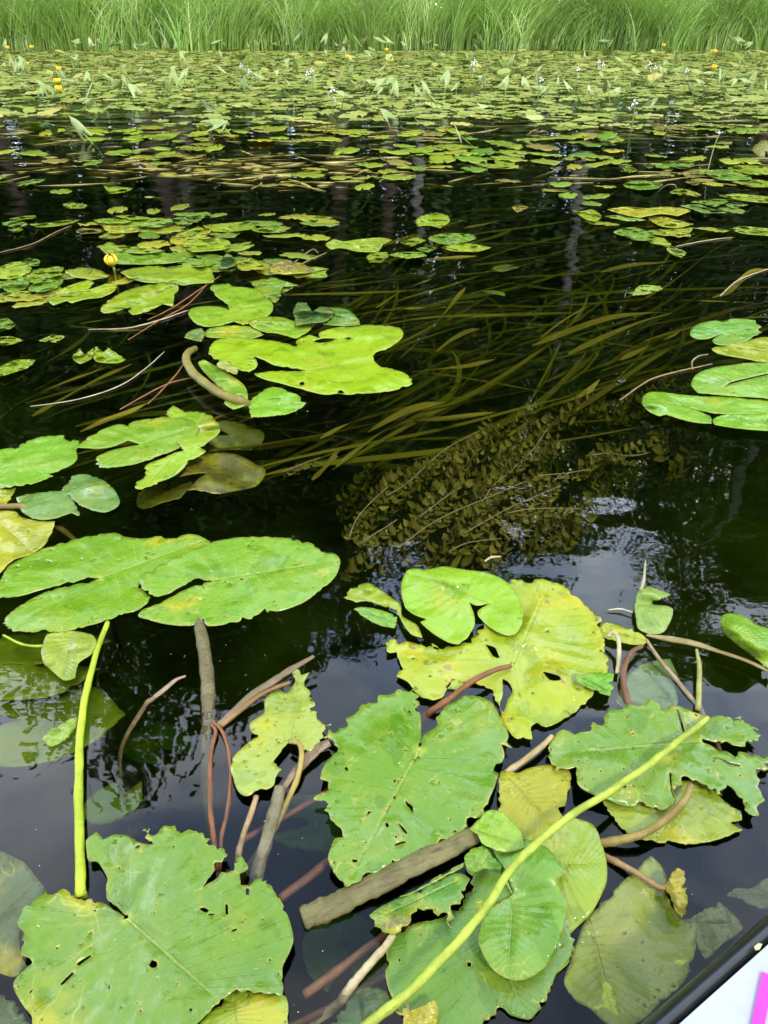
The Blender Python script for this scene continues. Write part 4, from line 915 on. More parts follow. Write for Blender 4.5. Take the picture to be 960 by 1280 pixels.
riblist = [
 ('bright olive ribbon leaf rising steeply to a curved tip right of the middle clump', Q_, [(40, 455), (100, 400), (150, 345), (185, 300), (205, 278)], .020, (-.05, -.002)),
 ('olive ribbon leaf forked beside the steep bright one', Q_, [(130, 440), (165, 412), (205, 390), (240, 382)], .015, (-.05, -.006)),
 ('yellowish ribbon leaf with a blunt tip near the centre', Q_, [(180, 365), (230, 352), (290, 348), (345, 351)], .014, (-.03, -.002)),
 ('long olive ribbon leaf sweeping up to the right under the lone pale leaf', Q_, [(370, 425), (450, 392), (560, 355), (640, 344), (705, 340)], .020, (-.05, -.004)),
 ('long ribbon leaf below the longest sweeping one', Q_, [(460, 445), (550, 402), (640, 365), (720, 342)], .018, (-.05, -.008)),
 ('broad yellow-olive ribbon leaf farther right in the sweep', Q_, [(590, 460), (650, 430), (700, 410), (738, 390)], .020, (-.05, -.01)),
 ('bright green ribbon leaf lying above the pondweed', Q_, [(310, 650), (360, 615), (430, 575), (500, 545), (540, 508)], .022, (-.05, -.003)),
 ('pale ribbon leaf at the lower rim of the open water', Q_, [(70, 490), (140, 482), (210, 474), (278, 458)], .014, (-.05, -.006)),
 ('olive ribbon leaf curving away at the lower left of the open water', Q_, [(-40, 640), (20, 605), (80, 578), (150, 565)], .018, (-.05, -.004)),
 ('ribbon leaf lying level under the curving one', Q_, [(60, 607), (140, 607), (220, 600), (290, 590)], .015, (-.06, -.01)),
 ('thin ribbon leaf ending at the lone pale leaf', Q_, [(390, 405), (450, 360), (520, 322), (600, 298)], .006, (-.03, .000)),
 ('straw coloured ribbon leaf tip floating flat at the centre', Q_, [(52, 332), (90, 330), (130, 330), (155, 327)], .012, (-.006, .001)),
 ('long ribbon leaf crossing behind the round notched leaf', Q_, [(-20, 330), (40, 290), (90, 268), (118, 258)], .014, (-.04, -.002)),
 ('brown edged ribbon leaf lying flat just above the open water', Q_, [(0, 215), (80, 210), (160, 205), (232, 200)], .016, (-.005, .001)),
 ('twisted olive ribbon leaf breaking the surface at the right edge', Q_, [(820, 305), (860, 290), (890, 262), (920, 240), (965, 232)], .022, (-.01, .004)),
 ('ribbon leaf running level to the twisted one at the right', Q_, [(740, 310), (800, 312), (860, 314), (930, 318)], .014, (-.012, -.001)),
 ('olive ribbon leaf far behind the pale lone leaf', Q_, [(540, 240), (620, 222), (700, 215), (800, 195)], .018, (-.04, -.006)),
 ('dim ribbon leaf under the far straw lines at the centre', Q_, [(200, 130), (260, 118), (330, 100), (390, 85)], .016, (-.03, -.004)),
 ('long ribbon leaf under the left row of leaves', T_, [(80, 600), (150, 560), (240, 510), (330, 470)], .014, (-.05, -.004)),
 ('thin dark ribbon leaf at the far left of the dark water', T_, [(-20, 620), (60, 560), (150, 520), (260, 480)], .010, (-.05, -.004)),
 ('ribbon leaf lying over a sunken cross at the left', T_, [(170, 375), (230, 380), (300, 386), (380, 384)], .014, (-.02, -.003)),
 ('green grass-like blade lying beside the oval notched leaf', T_, [(200, 640), (260, 612), (320, 590), (372, 566)], .012, (-.004, .006)),
 ('long brown-green ribbon leaf under the yellow-green upright leaf', I_, [(680, 155), (760, 95), (860, 45), (960, 20)], .016, (-.05, -.006)),
 ('broad olive ribbon leaf slanting toward the pondweed', (400, 460, 3), [(0, 265), (80, 220), (160, 190), (250, 168)], .016, (-.04, -.006)),
 ('long olive ribbon leaf ending in a hooked tip left of the pondweed', (400, 460, 3), [(60, 370), (160, 290), (260, 220), (350, 165), (465, 126)], .016, (-.06, -.006)),
 ('short ribbon leaf with a rounded tip left of the pondweed', (400, 460, 3), [(-30, 420), (20, 370), (60, 325), (78, 308)], .018, (-.05, -.008)),
 ('ribbon leaf lying level above the pondweed', (400, 460, 3), [(330, 192), (430, 185), (540, 178), (660, 165)], .014, (-.04, -.006)),
]
for i, (lab, cr, pp, w, (z0, z1)) in enumerate(riblist):
    P = parse(' '.join('%g,%g' % p for p in pp), cr)
    path = smooth_path([at(x, y, z0+(z1-z0)*k/(len(P)-1)) for k, (x, y) in enumerate(P)], 8)
    o0 = np.array(path[0]); v, f = ribbon([p-o0 for p in path], w*.95, i)
    o = mesh_obj('ribbon_leaf', v, f, M_RIBBON); o.location = tuple(o0)
    a = o.data.attributes.new('tone', 'FLOAT', 'POINT'); a.data.foreach_set('value', [min(.86, .5+.5*random.Random(i).random())]*len(v))
    tag(o, lab, 'weed leaf', RB)
# the uncountable rest of the ribbon weed
V = []; Fq = []; tn = []
fl = np.array(at(830, 390))-np.array(at(600, 490)); fa0 = math.atan2(fl[1], fl[0])
wrg = random.Random(5)
def in_weed(px, py):
    if 300 < px < 940 and 285 < py < 520: return .95
    if 430 < py < 600 and 230 < px < 640: return .6
    if px < 320 and 380 < py < 640: return .45
    if 230 < py < 300: return .35
    return 0
cnt = 0
while cnt < 420:
    px, py = wrg.uniform(-60, 1020), wrg.uniform(230, 640)
    if wrg.random() > in_weed(px, py): continue
    cnt += 1
    zt = -.035-.23*wrg.random()**.8; p = np.array(at(px, py, zt))
    d = fa0+wrg.gauss(0, .17)+.5*mnoise.noise(Vector((p[0]*1.2, p[1]*1.2, 1))); ln = wrg.uniform(.5, 1.4)
    cur = wrg.gauss(0, .6); path = [p]; n = 9
    for k in range(n):
        d += cur/n; p = p+np.array((math.cos(d), math.sin(d), .05*math.sin(k*.9+cnt)))*ln/n; p[2] = min(p[2], -.014); path.append(p)
    v, f = ribbon(path, wrg.uniform(.006, .018), cnt); o = len(V); V += v; Fq += [tuple(k+o for k in q) for q in f]; tn += [wrg.random()*.94]*len(v)
tag(fast_mesh('ribbon_weed', V, Fq, M_RIBBON, {'tone': tn}), 'mass of olive ribbon weed streaming under the surface toward the right', 'weed', kind='stuff')

# pondweed: stems set with small wavy oval leaves
M_PWEED = tint_leafy('pondweed_leaf', (.095, .082, .014), (.20, .18, .030), (.28, .25, .06), .45, .25, nscale=25, spec=0.0)
def pondweed(path, seed, leaf_len=.022, gap=.0085):
    """returns stem verts/faces, leaf verts/quads/tones"""
    rg = random.Random(seed); P = [np.array(p, float) for p in path]
    sv, sf = tube(P, [.0016, .0014, .0009], 5)
    dd = [0]
    for a, c in zip(P[:-1], P[1:]): dd.append(dd[-1]+np.linalg.norm(c-a))
    lv = []; lf = []; tone = []; s = 0.0; ph = rg.uniform(0, 6)
    while s < dd[-1]:
        q = np.array([np.interp(s, dd, [p[i] for p in P]) for i in range(3)])
        q2 = np.array([np.interp(min(s+.01, dd[-1]), dd, [p[i] for p in P]) for i in range(3)]); t = q2-q
        t = t/(np.linalg.norm(t)+1e-9) if np.linalg.norm(t) > 1e-7 else np.array((1.0, 0, 0))
        a = np.cross(t, (0, 0, 1.0)); a /= np.linalg.norm(a)+1e-9; u = np.cross(a, t)
        ph += 2.4+rg.gauss(0, .4); side = a*math.cos(ph)+u*math.sin(ph)*.7
        d = side*.8+t*rg.uniform(.2, .8); d /= np.linalg.norm(d)
        wv = np.cross(d, u*math.cos(ph)-a*math.sin(ph)+t*.3); wv /= np.linalg.norm(wv)+1e-9; nn = np.cross(d, wv)
        ll = leaf_len*rg.uniform(.6, 1.2)*min(1, .45+3*(dd[-1]-s)/max(dd[-1], .01)); b0 = len(lv); wd = ll*rg.uniform(.22, .34); tt = rg.random()**1.6*.94
        for k, (x, w) in enumerate(((0, .35), (.3, 1), (.65, .8), (1, .05))):
            c = q+d*x*ll+nn*(.34*ll*math.sin(x*4+ph))
            lv += [c-wv*w*wd+nn*w*wd*.8, c, c+wv*w*wd+nn*w*wd*.8]; tone += [tt]*3
        for k in range(3):
            for m in (0, 1): lf.append((b0+3*k+m, b0+3*k+m+1, b0+3*k+m+4, b0+3*k+m+3))
        s += gap*rg.uniform(.6, 1.4)
    for k in range(len(lv)): lv[k][2] = min(lv[k][2], -.003)
    return sv, sf, lv, lf, tone
M_PSTEM = simple_mat('pondweed_stem', (.17, .15, .05), .45, 60, .3)
PW = (400, 460, 3)
pwl = [
 ('pondweed shoot with the topmost pale tip above the pondweed bed', [(250, 480), (330, 430), (400, 365), (480, 298), (600, 235)], (-.03, -.002)),
 ('long pondweed shoot with a white stem crossing the middle of the bed', [(300, 670), (400, 595), (500, 540), (620, 490), (770, 425)], (-.02, -.001)),
 ('long pondweed shoot with a white stem right below the middle one', [(540, 620), (620, 575), (700, 530), (800, 485), (905, 440)], (-.012, -.001)),
 ('pondweed shoot lying level at the right end of the bed', [(700, 545), (780, 530), (880, 526), (980, 528)], (-.01, -.001)),
 ('short pondweed shoot at the lower left of the bed', [(150, 660), (200, 625), (250, 595), (290, 568)], (-.02, -.001)),
 ('pondweed shoot beside the strip of mirrored sky', [(370, 560), (430, 515), (470, 485), (505, 460)], (-.02, -.001)),
 ('upright pondweed shoot at the top right of the bed', [(700, 400), (770, 335), (815, 285), (855, 222)], (-.03, -.001)),
 ('pondweed shoot near the right edge of the bed, its tip toward the leaves', [(800, 410), (860, 400), (920, 395), (1010, 380)], (-.02, -.001)),
 ('pondweed shoot at the left rim of the bed', [(110, 640), (130, 580), (175, 520), (260, 440)], (-.03, -.002)),
 ('drooping pondweed shoot along the lower rim of the bed', [(480, 690), (540, 660), (600, 648), (680, 640)], (-.03, -.004)),
 ('thin pondweed shoot between the two long white stems', [(560, 560), (610, 500), (650, 440), (700, 400)], (-.03, -.004)),
 ('pondweed shoot farthest right, trailing under the mirrored trees', [(1000, 330), (1080, 320), (1160, 330), (1230, 320)], (-.03, -.006)),
 ('short thin pondweed shoot lying left of the pondweed bed', [(-140, 390), (-90, 370), (-40, 350), (5, 335)], (-.008, -.001)),
]
for i, (lab, pp, (z0, z1)) in enumerate(pwl):
    P = parse(' '.join('%g,%g' % p for p in pp), PW)
    path = smooth_path([at(x, y, z0+(z1-z0)*k/(len(P)-1)) for k, (x, y) in enumerate(P)], 6); o0 = np.array(path[0])
    sv, sf, lv, lf, tone = pondweed([p-o0 for p in path], i, .026, .0085)
    root = empty('pondweed_shoot', tuple(o0)); mesh_obj('stem', sv, sf, M_PSTEM, root)
    fo = fast_mesh('foliage', lv, lf, M_PWEED, {'tone': tone}); fo.parent = root
    tag(root, lab, 'pondweed', 'pondweed shoots under the surface')
V = []; Fq = []; tn = []; SV = []; SF = []
prg = random.Random(9)
for i in range(165):
    for _ in range(60):
        px, py = prg.uniform(415, 850), prg.uniform(500, 735)
        top = 690-.38*(px-415) if px < 640 else 600-.55*(px-640)
        bot = 745 if px < 600 else 745-.62*(px-600)
        if max(top-70, 470) < py < bot: break
    z = -.02-.27*prg.random(); p = np.array(at(px, py, z)); d = fa0+prg.gauss(.1, .3); path = [p]; ln = prg.uniform(.12, .3)
    for k in range(6):
        d += prg.gauss(0, .12); p = p+np.array((math.cos(d), math.sin(d), .12*prg.random()))*ln/6; p[2] = min(p[2], -.006); path.append(p)
    sv, sf, lv, lf, tone = pondweed(path, 100+i, .026, .0085)
    o = len(V); V += lv; Fq += [tuple(k+o for k in q) for q in lf]; tn += tone
    o = len(SV); SV += sv; SF += [tuple(k+o for k in q) for q in sf]
tag(fast_mesh('pondweed_bed', V, Fq, M_PWEED, {'tone': tn}), 'thick bed of brown-olive pondweed under the surface at the centre right', 'pondweed', kind='stuff')
# sunken leaves and stems that only dimly show
sunk = random.Random(31)
for i, (lab, x, y, rx_, z, t) in enumerate([
 ('big dim green leaf deep under water at the left edge', 30, 830, .13, -.10, 'YG'), ('dim green leaf under water below the deep one at the left edge', 40, 900, .11, -.13, 'YG'),
 ('faint pale round leaf deep under the dark water left of the hooked stalk', 143, 1000, .045, -.2, 'P'), ('dim leaf under water between the long pair and the hooked stalk', 195, 930, .06, -.26, 'D'),
 ('brown sunken leaf under the yellow-green upright leaf', 265, 590, .10, -.03, 'K'), ('small sunken olive leaf right of the brown sunken one', 205, 615, .06, -.06, 'O'),
 ('dull sunken leaf beside the middle clump', 290, 545, .07, -.05, 'O'), ('dim sunken leaf under the dark water beside the grey stump', 395, 1030, .06, -.22, 'D'),
 ('sunken dull leaf below the pale spotted leaf', 430, 1190, .06, -.22, 'D'),
 ('small round sunken leaf at the centre of the ribbon weed', 632, 335, .045, -.03, 'O'), ('tiny green sunken leaf in the ribbon weed', 618, 366, .035, -.015, 'G')]):
    k = 11; pts = []
    c = at(x, y, z); a0 = sunk.uniform(0, 6.28)
    for j in range(k):
        a = a0+.35+(6.28-.7)*j/(k-1); r = rx_*(1+.12*math.cos(2*(a-a0)))*sunk.uniform(.93, 1.07)
        pts.append((c[0]+math.cos(a)*r*1.15, c[1]+math.sin(a)*r*.85))
    O = [np.array(p) for p in pts]+[np.array((c[0]+math.cos(a0)*rx_*.15, c[1]+math.sin(a0)*rx_*.15))]
    J = np.array(c[:2]); an = a0+math.pi; cc, ss_ = math.cos(an), math.sin(an); Rm = np.array([[cc, ss_], [-ss_, cc]])
    P, T, la, ed = blade_data([Rm@(p-J) for p in O], rx_*1.1, rx_/9, .003, seed=i)
    P3 = np.array([(p[0], p[1], .012*mnoise.noise(Vector((p[0]*14+i, p[1]*14, 0)))) for p in P])
    o = blade_obj('sunken_leaf', *shell(P3, T, la, ed, .001)); o.location = (c[0], c[1], z); o.rotation_euler = (.12, .1, an); o.color = vary(TINT[t])
    tag(o, lab, 'lily leaf', 'sunken leaves')

# ------------------------------------------------------------------ the crowded far band of floating leaves
def pad_proto(seed, n_edge=13, spacing=.34, torn=0.0):
    rg = random.Random(seed); pts = []
    gap = rg.uniform(.15, .4); asp = rg.uniform(.62, .8)
    for j in range(n_edge):
        a = math.pi+gap*.5+(2*math.pi-gap)*j/(n_edge-1); r = 1*rg.uniform(.93, 1.06)*(1-torn*rg.random())
        x = math.cos(a)*r; pts.append(np.array((x*1.0+.3, math.sin(a)*r*asp)))
    pts.append(np.array((-.02, rg.uniform(-.03, .03))))
    P, T, la, ed = blade_data(pts, 1.3, spacing, .02, seed=seed)
    P3 = np.zeros((len(P), 3))
    cx, cy = rg.uniform(-.06, .06), rg.uniform(-.05, .05)
    for i, (x, y) in enumerate(P):
        P3[i] = (x, y, .045*mnoise.noise(Vector((x*1.4+seed, y*1.4, 1)))+.03*mnoise.noise(Vector((x*3.4+seed, y*3.4, 8)))+cx*x+cy*y+.10*max(0, 1-ed[i]*6)**2*mnoise.noise(Vector((x*3, y*3, seed))))
    return P3, T, la, ed
PADS = [pad_proto(40+i, torn=(.0, .05, .25, .0, .15, .3, .05, .1)[i]) for i in range(8)]
pad_mesh = []
for i, (P3, T, la, ed) in enumerate(PADS):
    V_, F_c, la2, ed2 = shell(P3, T, la, ed, .012)
    o = blade_obj('lily_pad', V_, F_c, la2, ed2); pad_mesh.append(o.data); bpy.data.objects.remove(o)
prg = random.Random(77)
def cover(px, py, X, Y):
    n = mnoise.noise(Vector((X*.55, Y*1.3, 3)))+.5*mnoise.noise(Vector((X*1.5, Y*3.2, 5)))
    if py < 64: return 0
    if py < 112: return .95+.3*n
    if py < 140: return .75+1.0*n
    if py < 170: return .46+1.1*n
    if py < 215: return (.27 if X < .5 else .12)+1.0*n
    if py < 245: return (.06 if X < .5 else -.08)+.8*n
    return 0
# anything that already lies there keeps other leaves off
taken = [(o.location.x, o.location.y) for o in COL.objects if o.name.startswith('lily_leaf') and not o.parent]
cand = []
area_cells = 0
Y = 4.4
while Y < 21.2:
    half = Y*.66+.9
    for X in np.arange(-half, half, .15):
        x = X+prg.uniform(-.085, .085); y = Y+prg.uniform(-.085, .085)
        depth = math.atan2(H, y); py = 640-F*math.tan(PITCH-depth); 
        if y > shore(x)-.12: continue
        if prg.random() < cover(480, py, x, y)*1.0: cand.append((x, y))
    Y += .15
cand = [c for c in cand if all((c[0]-t[0])**2+((c[1]-t[1])*.6)**2 > .02 for t in taken)]
def in_frame(x, y): return abs(x) < .56*(y*cp+H*sp) and y < 21
cand.sort(key=lambda c: (not in_frame(*c), c[1]))
NPAD = 185
PT = [('L', .44), ('YG', .22), ('Y', .12), ('G', .14), ('K', .08)]
PLAB = {'L': 'fresh lime lily pad lying flat in the far belt of pads before the reed bank', 'YG': 'yellowish green lily pad in the far belt of pads before the reed bank',
        'Y': 'yellowed lily pad in the far belt of pads before the reed bank', 'G': 'deep green lily pad in the far belt of pads before the reed bank', 'K': 'brown withered lily pad in the far belt of pads before the reed bank'}
stuffV = []; stuffF = []; sla = []; sed = []; stone = []
for i, (x, y) in enumerate(cand):
    t = prg.choices([p[0] for p in PT], [p[1] for p in PT])[0]
    if mnoise.noise(Vector((x*.6, y*.8, 31))) > .25 and y < 9: t = prg.choice(('K', 'Y', 'YG'))
    s = prg.uniform(.065, .14); rz = prg.uniform(0, 6.28); tx, ty = prg.gauss(0, .022), prg.gauss(0, .022)
    if prg.random() < .06: tx, ty = prg.gauss(.0, .2), prg.gauss(0, .2)
    z = .005+prg.random()*.008+(.4*s*(abs(tx)+abs(ty)))
    if i < NPAD:
        o = bpy.data.objects.new('lily_pad', pad_mesh[i % 8]); COL.objects.link(o)
        o.location = (x, y, z); o.rotation_euler = (tx, ty, rz); o.scale = (s, s, s); o.color = vary(tuple(q*1.15 for q in TINT[t][:3])+(TINT[t][3],), .2, prg)
        tag(o, PLAB[t], 'lily pad', 'lily pads in the far belt')
    else:
        P3, T, la, ed = PADS[i % 8]
        k = len(stuffV) and 0
        M = (Matrix.Rotation(rz, 3, 'Z')@Matrix.Rotation(ty, 3, 'Y')@Matrix.Rotation(tx, 3, 'X'))
        Q = (np.array(M)@(P3*s).T).T+np.array((x, y, z))
        off = sum(len(q) for q in stuffV); stuffV.append(Q); stuffF.append(T+off)
        stone.append(np.full(len(Q), prg.random()))
stuffV = np.concatenate(stuffV); stuffF = np.concatenate(stuffF); stone = np.concatenate(stone)
M_PADS = tint_leafy('far_pads', (.27, .35, .055), (.47, .51, .14), (.55, .49, .14), .30, .15, nscale=2.0)
tag(fast_mesh('lily_pad_belt', stuffV, stuffF, M_PADS, {'tone': stone}), 'countless small lily pads crowded together in front of the reeds', 'lily pads', kind='stuff')
print('pads', len(cand))
# pads tucked in under and around the left raft
RG = random.Random(55)
for i in range(120):
    zone = RG.choice(((110, 330, 262, 352), (110, 330, 262, 352), (180, 480, 186, 236), (180, 480, 186, 236), (120, 320, 255, 320), (-10, 90, 325, 385), (150, 420, 268, 300), (730, 960, 215, 300), (620, 900, 195, 250), (250, 400, 320, 372)))
    px, py = RG.uniform(zone[0], zone[1]), RG.uniform(zone[2], zone[3]); x, y, _ = at(px, py)
    t = RG.choice(('L', 'YG', 'G', 'L', 'Y')) if py > 240 else RG.choice(('Y', 'K', 'YG', 'Y')); s = RG.uniform(.045, .095)
    o = bpy.data.objects.new('lily_pad', pad_mesh[RG.randrange(8)]); COL.objects.link(o)
    o.location = (x, y, .002+RG.random()*.004); o.rotation_euler = (RG.gauss(0, .04), RG.gauss(0, .04), RG.uniform(0, 6.28)); o.scale = (s*1.1, s, s); o.color = vary(TINT[t], .2, RG)
    where = 'left raft' if px < 450 else 'right hand group'
    if py < 240 and px < 485:
        tag(o, {'YG': 'yellowish', 'Y': 'yellow', 'K': 'brown withered'}[t]+' pad in the golden drift of leaves beyond the left raft', 'lily pad', 'golden drift of pads'); continue
    tag(o, {'L': 'lime', 'YG': 'yellowish', 'G': 'green', 'Y': 'yellow', 'K': 'brown withered'}[t]+' pad half covered by larger floating leaves of the '+where, 'lily pad', 'half covered pads')
# withered stems and leaf bits adrift between the far pads: one litter
V = []; Fq = []; tn = []
for i in range(900):
    y = prg.uniform(4.6, 12) if i % 3 else prg.uniform(4.6, 8); x = prg.uniform(-.62, .62)*(y+.6)
    if mnoise.noise(Vector((x*.5, y*1.1, 17))) < -.05: continue
    p = np.array((x, y, .004)); d = prg.gauss(.1, .5)+(math.pi if prg.random() < .5 else 0); ln = prg.uniform(.1, .5); path = [p]
    for k in range(4):
        d += prg.gauss(0, .12); p = p+np.array((math.cos(d), math.sin(d), prg.uniform(-.01, .014)))*ln/4; path.append(p)
    v, f = ribbon(path, prg.uniform(.004, .012), i); o = len(V); V += v; Fq += [tuple(k+o for k in q) for q in f]; tn += [prg.random()]*len(v)
for i in range(120):
    px, py = prg.gauss(330, 100), prg.gauss(210, 14); p = np.array(at(px, py, .004)); d = prg.gauss(.15, .4)+(math.pi if prg.random() < .5 else 0); ln = prg.uniform(.08, .4); path = [p]
    for k in range(4):
        d += prg.gauss(0, .15); p = p+np.array((math.cos(d), math.sin(d), prg.uniform(-.008, .012)))*ln/4; path.append(p)
    v, f = ribbon(path, prg.uniform(.005, .016), i); o = len(V); V += v; Fq += [tuple(k+o for k in q) for q in f]; tn += [prg.random()]*len(v)
M_LIT = tint_leafy('withered_litter', (.22, .17, .03), (.40, .33, .05), (.46, .42, .13), .5, .15, nscale=8)
tag(fast_mesh('floating_litter', V, Fq, M_LIT, {'tone': tn}), 'withered brown stems and leaf shreds adrift between the far pads', 'plant litter', kind='stuff')

# ------------------------------------------------------------------ arrowhead plants, pond-lily flowers
M_ARROW = tint_leafy('arrowhead_leaf', (.30, .40, .11), (.46, .53, .22), (.66, .67, .46), .35, .2, nscale=8)
def arrow_proto(seed):
    rg = random.Random(seed); root = empty('arrowhead_plant', (0, 0, 0)); hs = rg.uniform(.10, .2); lean = rg.uniform(-.25, .25)
    top = (math.sin(lean)*hs, rg.uniform(-.03, .03), math.cos(lean)*hs)
    v, f = tube(smooth_path([(0, 0, -.3), (top[0]*.2, top[1]*.2, hs*.3), top], 4), [.006, .005, .0035], 6)
    st = mesh_obj('stalk', v, f, M_STALK, root); st.color = (.24, .33, .06, .1)
    tilt = rg.uniform(.15, .9)
    half = [(0, .62), (.07, .40), (.12, .16), (.14, .0), (.17, -.2), (.20, -.50), (.09, -.28), (.0, -.02)]
    L = rg.uniform(.17, .24); wd = rg.uniform(.75, 1.15); lb = rg.uniform(.6, 1.0)
    half = [(.66, 0), (.52, .05), (.36, .10), (.18, .135), (.02, .15), (-.16*lb, .165), (-.34*lb, .175), (-.50*lb, .18), (-.40*lb, .12), (-.22*lb, .06), (-.03, .012)]
    ol = [np.array((x*L*1.1, y*L*1.55*wd)) for x, y in half]+[np.array((x*L*1.1, -y*L*1.55*wd)) for x, y in half[:0:-1]]
    P, T, la, ed = blade_data(ol, L*.75, L*.12, 0, seed=seed)
    cv, fo, tw = rg.uniform(-1.6, 2.6), rg.uniform(.15, .7), rg.uniform(-2.5, 2.5)
    P3 = np.array([(y, x, fo*abs(y)-cv*x*abs(x)*.9+tw*x*y+.01*mnoise.noise(Vector((x*14, y*14, seed)))) for x, y in P])
    V, Fc, _, _ = shell(P3, T[:, ::-1], la, ed, .0015)
    Mx = Matrix.Rotation(rg.uniform(-.5, .5), 3, 'Y')@Matrix.Rotation(math.pi/2-tilt, 3, 'X')
    bl = mesh_obj('blade', [tuple((Mx@Vector(p))+Vector(top)) for p in V], Fc, M_ARROW, root)
    a = bl.data.attributes.new('tone', 'FLOAT', 'POINT'); a.data.foreach_set('value', [rg.random()]*len(V))
    return root
aps = [arrow_proto(60+i) for i in range(9)]; aused = set()
A1 = (0, 0, 2); A2 = (480, 0, 2)
spots = [(A1, p) for p in [(95, 232), (120, 247), (135, 350), (200, 190), (232, 358), (360, 258), (385, 222), (420, 225), (205, 275), (245, 270), (560, 278), (520, 358), (575, 335), (735, 280), (622, 255), (855, 272), (908, 278), (770, 210), (712, 232), (812, 332), (870, 222), (928, 238), (505, 235), (640, 212), (290, 245), (460, 215)]]
spots += [(A2, p) for p in [(22, 258), (92, 310), (150, 252), (180, 240), (122, 282), (218, 280), (212, 358), (235, 228), (335, 235), (285, 182), (322, 200), (380, 238), (438, 208), (522, 258), (565, 256), (620, 240), (675, 228), (470, 275), (600, 168), (772, 250), (828, 235), (885, 215), (855, 222), (950, 215), (345, 165), (105, 255), (15, 320), (640, 275)]]
arg = random.Random(3)
AL = 'upright arrowhead leaf on a stalk standing among the far lily pads'
def arrow(x, y, s, label, group):
    pr = arg.choice(aps); rot = (arg.gauss(0, .4), arg.gauss(0, .45), arg.gauss(0, 1.8)); loc = (x, y, 0)
    if pr.name in aused: o = copy_tree(pr, loc, rot, s)
    else: o = pr; aused.add(pr.name); o.location = loc; o.rotation_euler = rot; o.scale = (s, s, s)
    tag(o, label, 'arrowhead plant', group)
for cr, p in spots:
    x, y, _ = at(cr[0]+p[0]/cr[2], cr[1]+p[1]/cr[2]); arrow(x, y, arg.uniform(.65, 1.05), AL, 'arrowhead plants among the pads')
for i in range(140):
    x = arg.uniform(-.58, .58)*(16+1.0); px, py = arg.uniform(-20, 980), 72+arg.random()**1.3*62; x, y, _ = at(px, py); arrow(x, y, arg.uniform(.5, .95), AL, 'arrowhead plants among the pads')
for i in range(95):
    x = arg.uniform(-11.5, 11.5) if i > 40 else arg.choice((-9.5, -7.2, -5.5, -3, -1.2, .8, 7.5))+arg.gauss(0, .7); y = shore(x)-arg.uniform(-.1, .9)
    arrow(x, y, arg.uniform(.7, 1.5), 'arrowhead leaf in the fringe right at the foot of the reeds', 'arrowhead plants along the reeds')
M_YEL = simple_mat('yellow_petal', (.75, .52, .02), .4, 40, .15)
def flower(px, py, s, label, hgt=.06, bud=False):
    x, y, _ = at(px, py, hgt); root = empty('lily_flower', (x, y, 0))
    v, f = tube([(0, 0, -.3), (.005, 0, hgt*.5), (0, 0, hgt)], [.006*s, .005*s], 6); st = mesh_obj('stalk', v, f, M_STALK, root); st.color = (.24, .33, .06, .1)
    V = []; Fc = []; N_ = 5
    for k in range(N_):
        a0 = 2*math.pi*k/N_; b0 = len(V)
        for i in range(5):
            t = i/4; r = .026*s*math.sin(.35+t*2.1); z = hgt-.004+.042*s*t
            for w in (-1, 0, 1):
                a = a0+w*.62*(1-.35*t); rr = r*(1.06 if w == 0 else 1); V.append((math.cos(a)*rr, math.sin(a)*rr, z+(.004*s if w == 0 else 0)))
        for i in range(4):
            for w in (0, 1): Fc.append((b0+3*i+w, b0+3*i+w+1, b0+3*i+w+4, b0+3*i+w+3))
    pe = mesh_obj('petals', V, Fc, M_YEL, root); sm = pe.modifiers.new('thickness', 'SOLIDIFY'); sm.thickness = .0025*s
    V = [(math.cos(2*math.pi*k/10)*.011*s, math.sin(2*math.pi*k/10)*.011*s, hgt+.022*s) for k in range(10)]+[(math.cos(2*math.pi*k/10)*.006*s, math.sin(2*math.pi*k/10)*.006*s, hgt-.004) for k in range(10)]
    mesh_obj('stigma', V, [tuple(range(10))]+[(k, k+10, (k+1) % 10+10, (k+1) % 10) for k in range(10)], M_YEL, root)
    tag(root, label, 'flower', 'yellow pond lily flowers')
YF = 'small yellow pond lily flower among the far pads at the left, above the open water'
flower(140, 332, 1.0, 'largest yellow pond lily flower, at the left edge of the left raft of leaves', .014)
for px, py, lab in [(34, 83, 'yellow flower farthest left among the far pads, level with two flowers beside it'), (74, 89, 'top one of the yellow flowers in a column at the far left'), (72, 105, 'middle one of the yellow flowers in a column at the far left'),
                    (74, 115, 'lowest one of the yellow flowers in a column at the far left'), (10, 62, 'yellow flower close to the reeds in the far left corner'), (40, 61, 'yellow flower at the foot of the reeds right of the corner one'),
                    (434, 74, 'single yellow flower near the reeds at the picture centre'), (829, 59, 'yellow flower near the reeds at the right, left one of two'), (893, 67, 'yellow flower near the reeds at the right, right one of two'),
                    (892, 87, 'orange-yellow flower low among the far pads at the right'), (483, 65, 'yellow flower by the reeds right of the picture centre')]:
    flower(px, py, 1.5 if py > 80 else 1.7, lab, .10)
M_WHITE = simple_mat('white_petal', (.80, .78, .80), .5, 60, .08); M_HEART = simple_mat('flower_heart', (.22, .10, .16), .6, 60, .2)
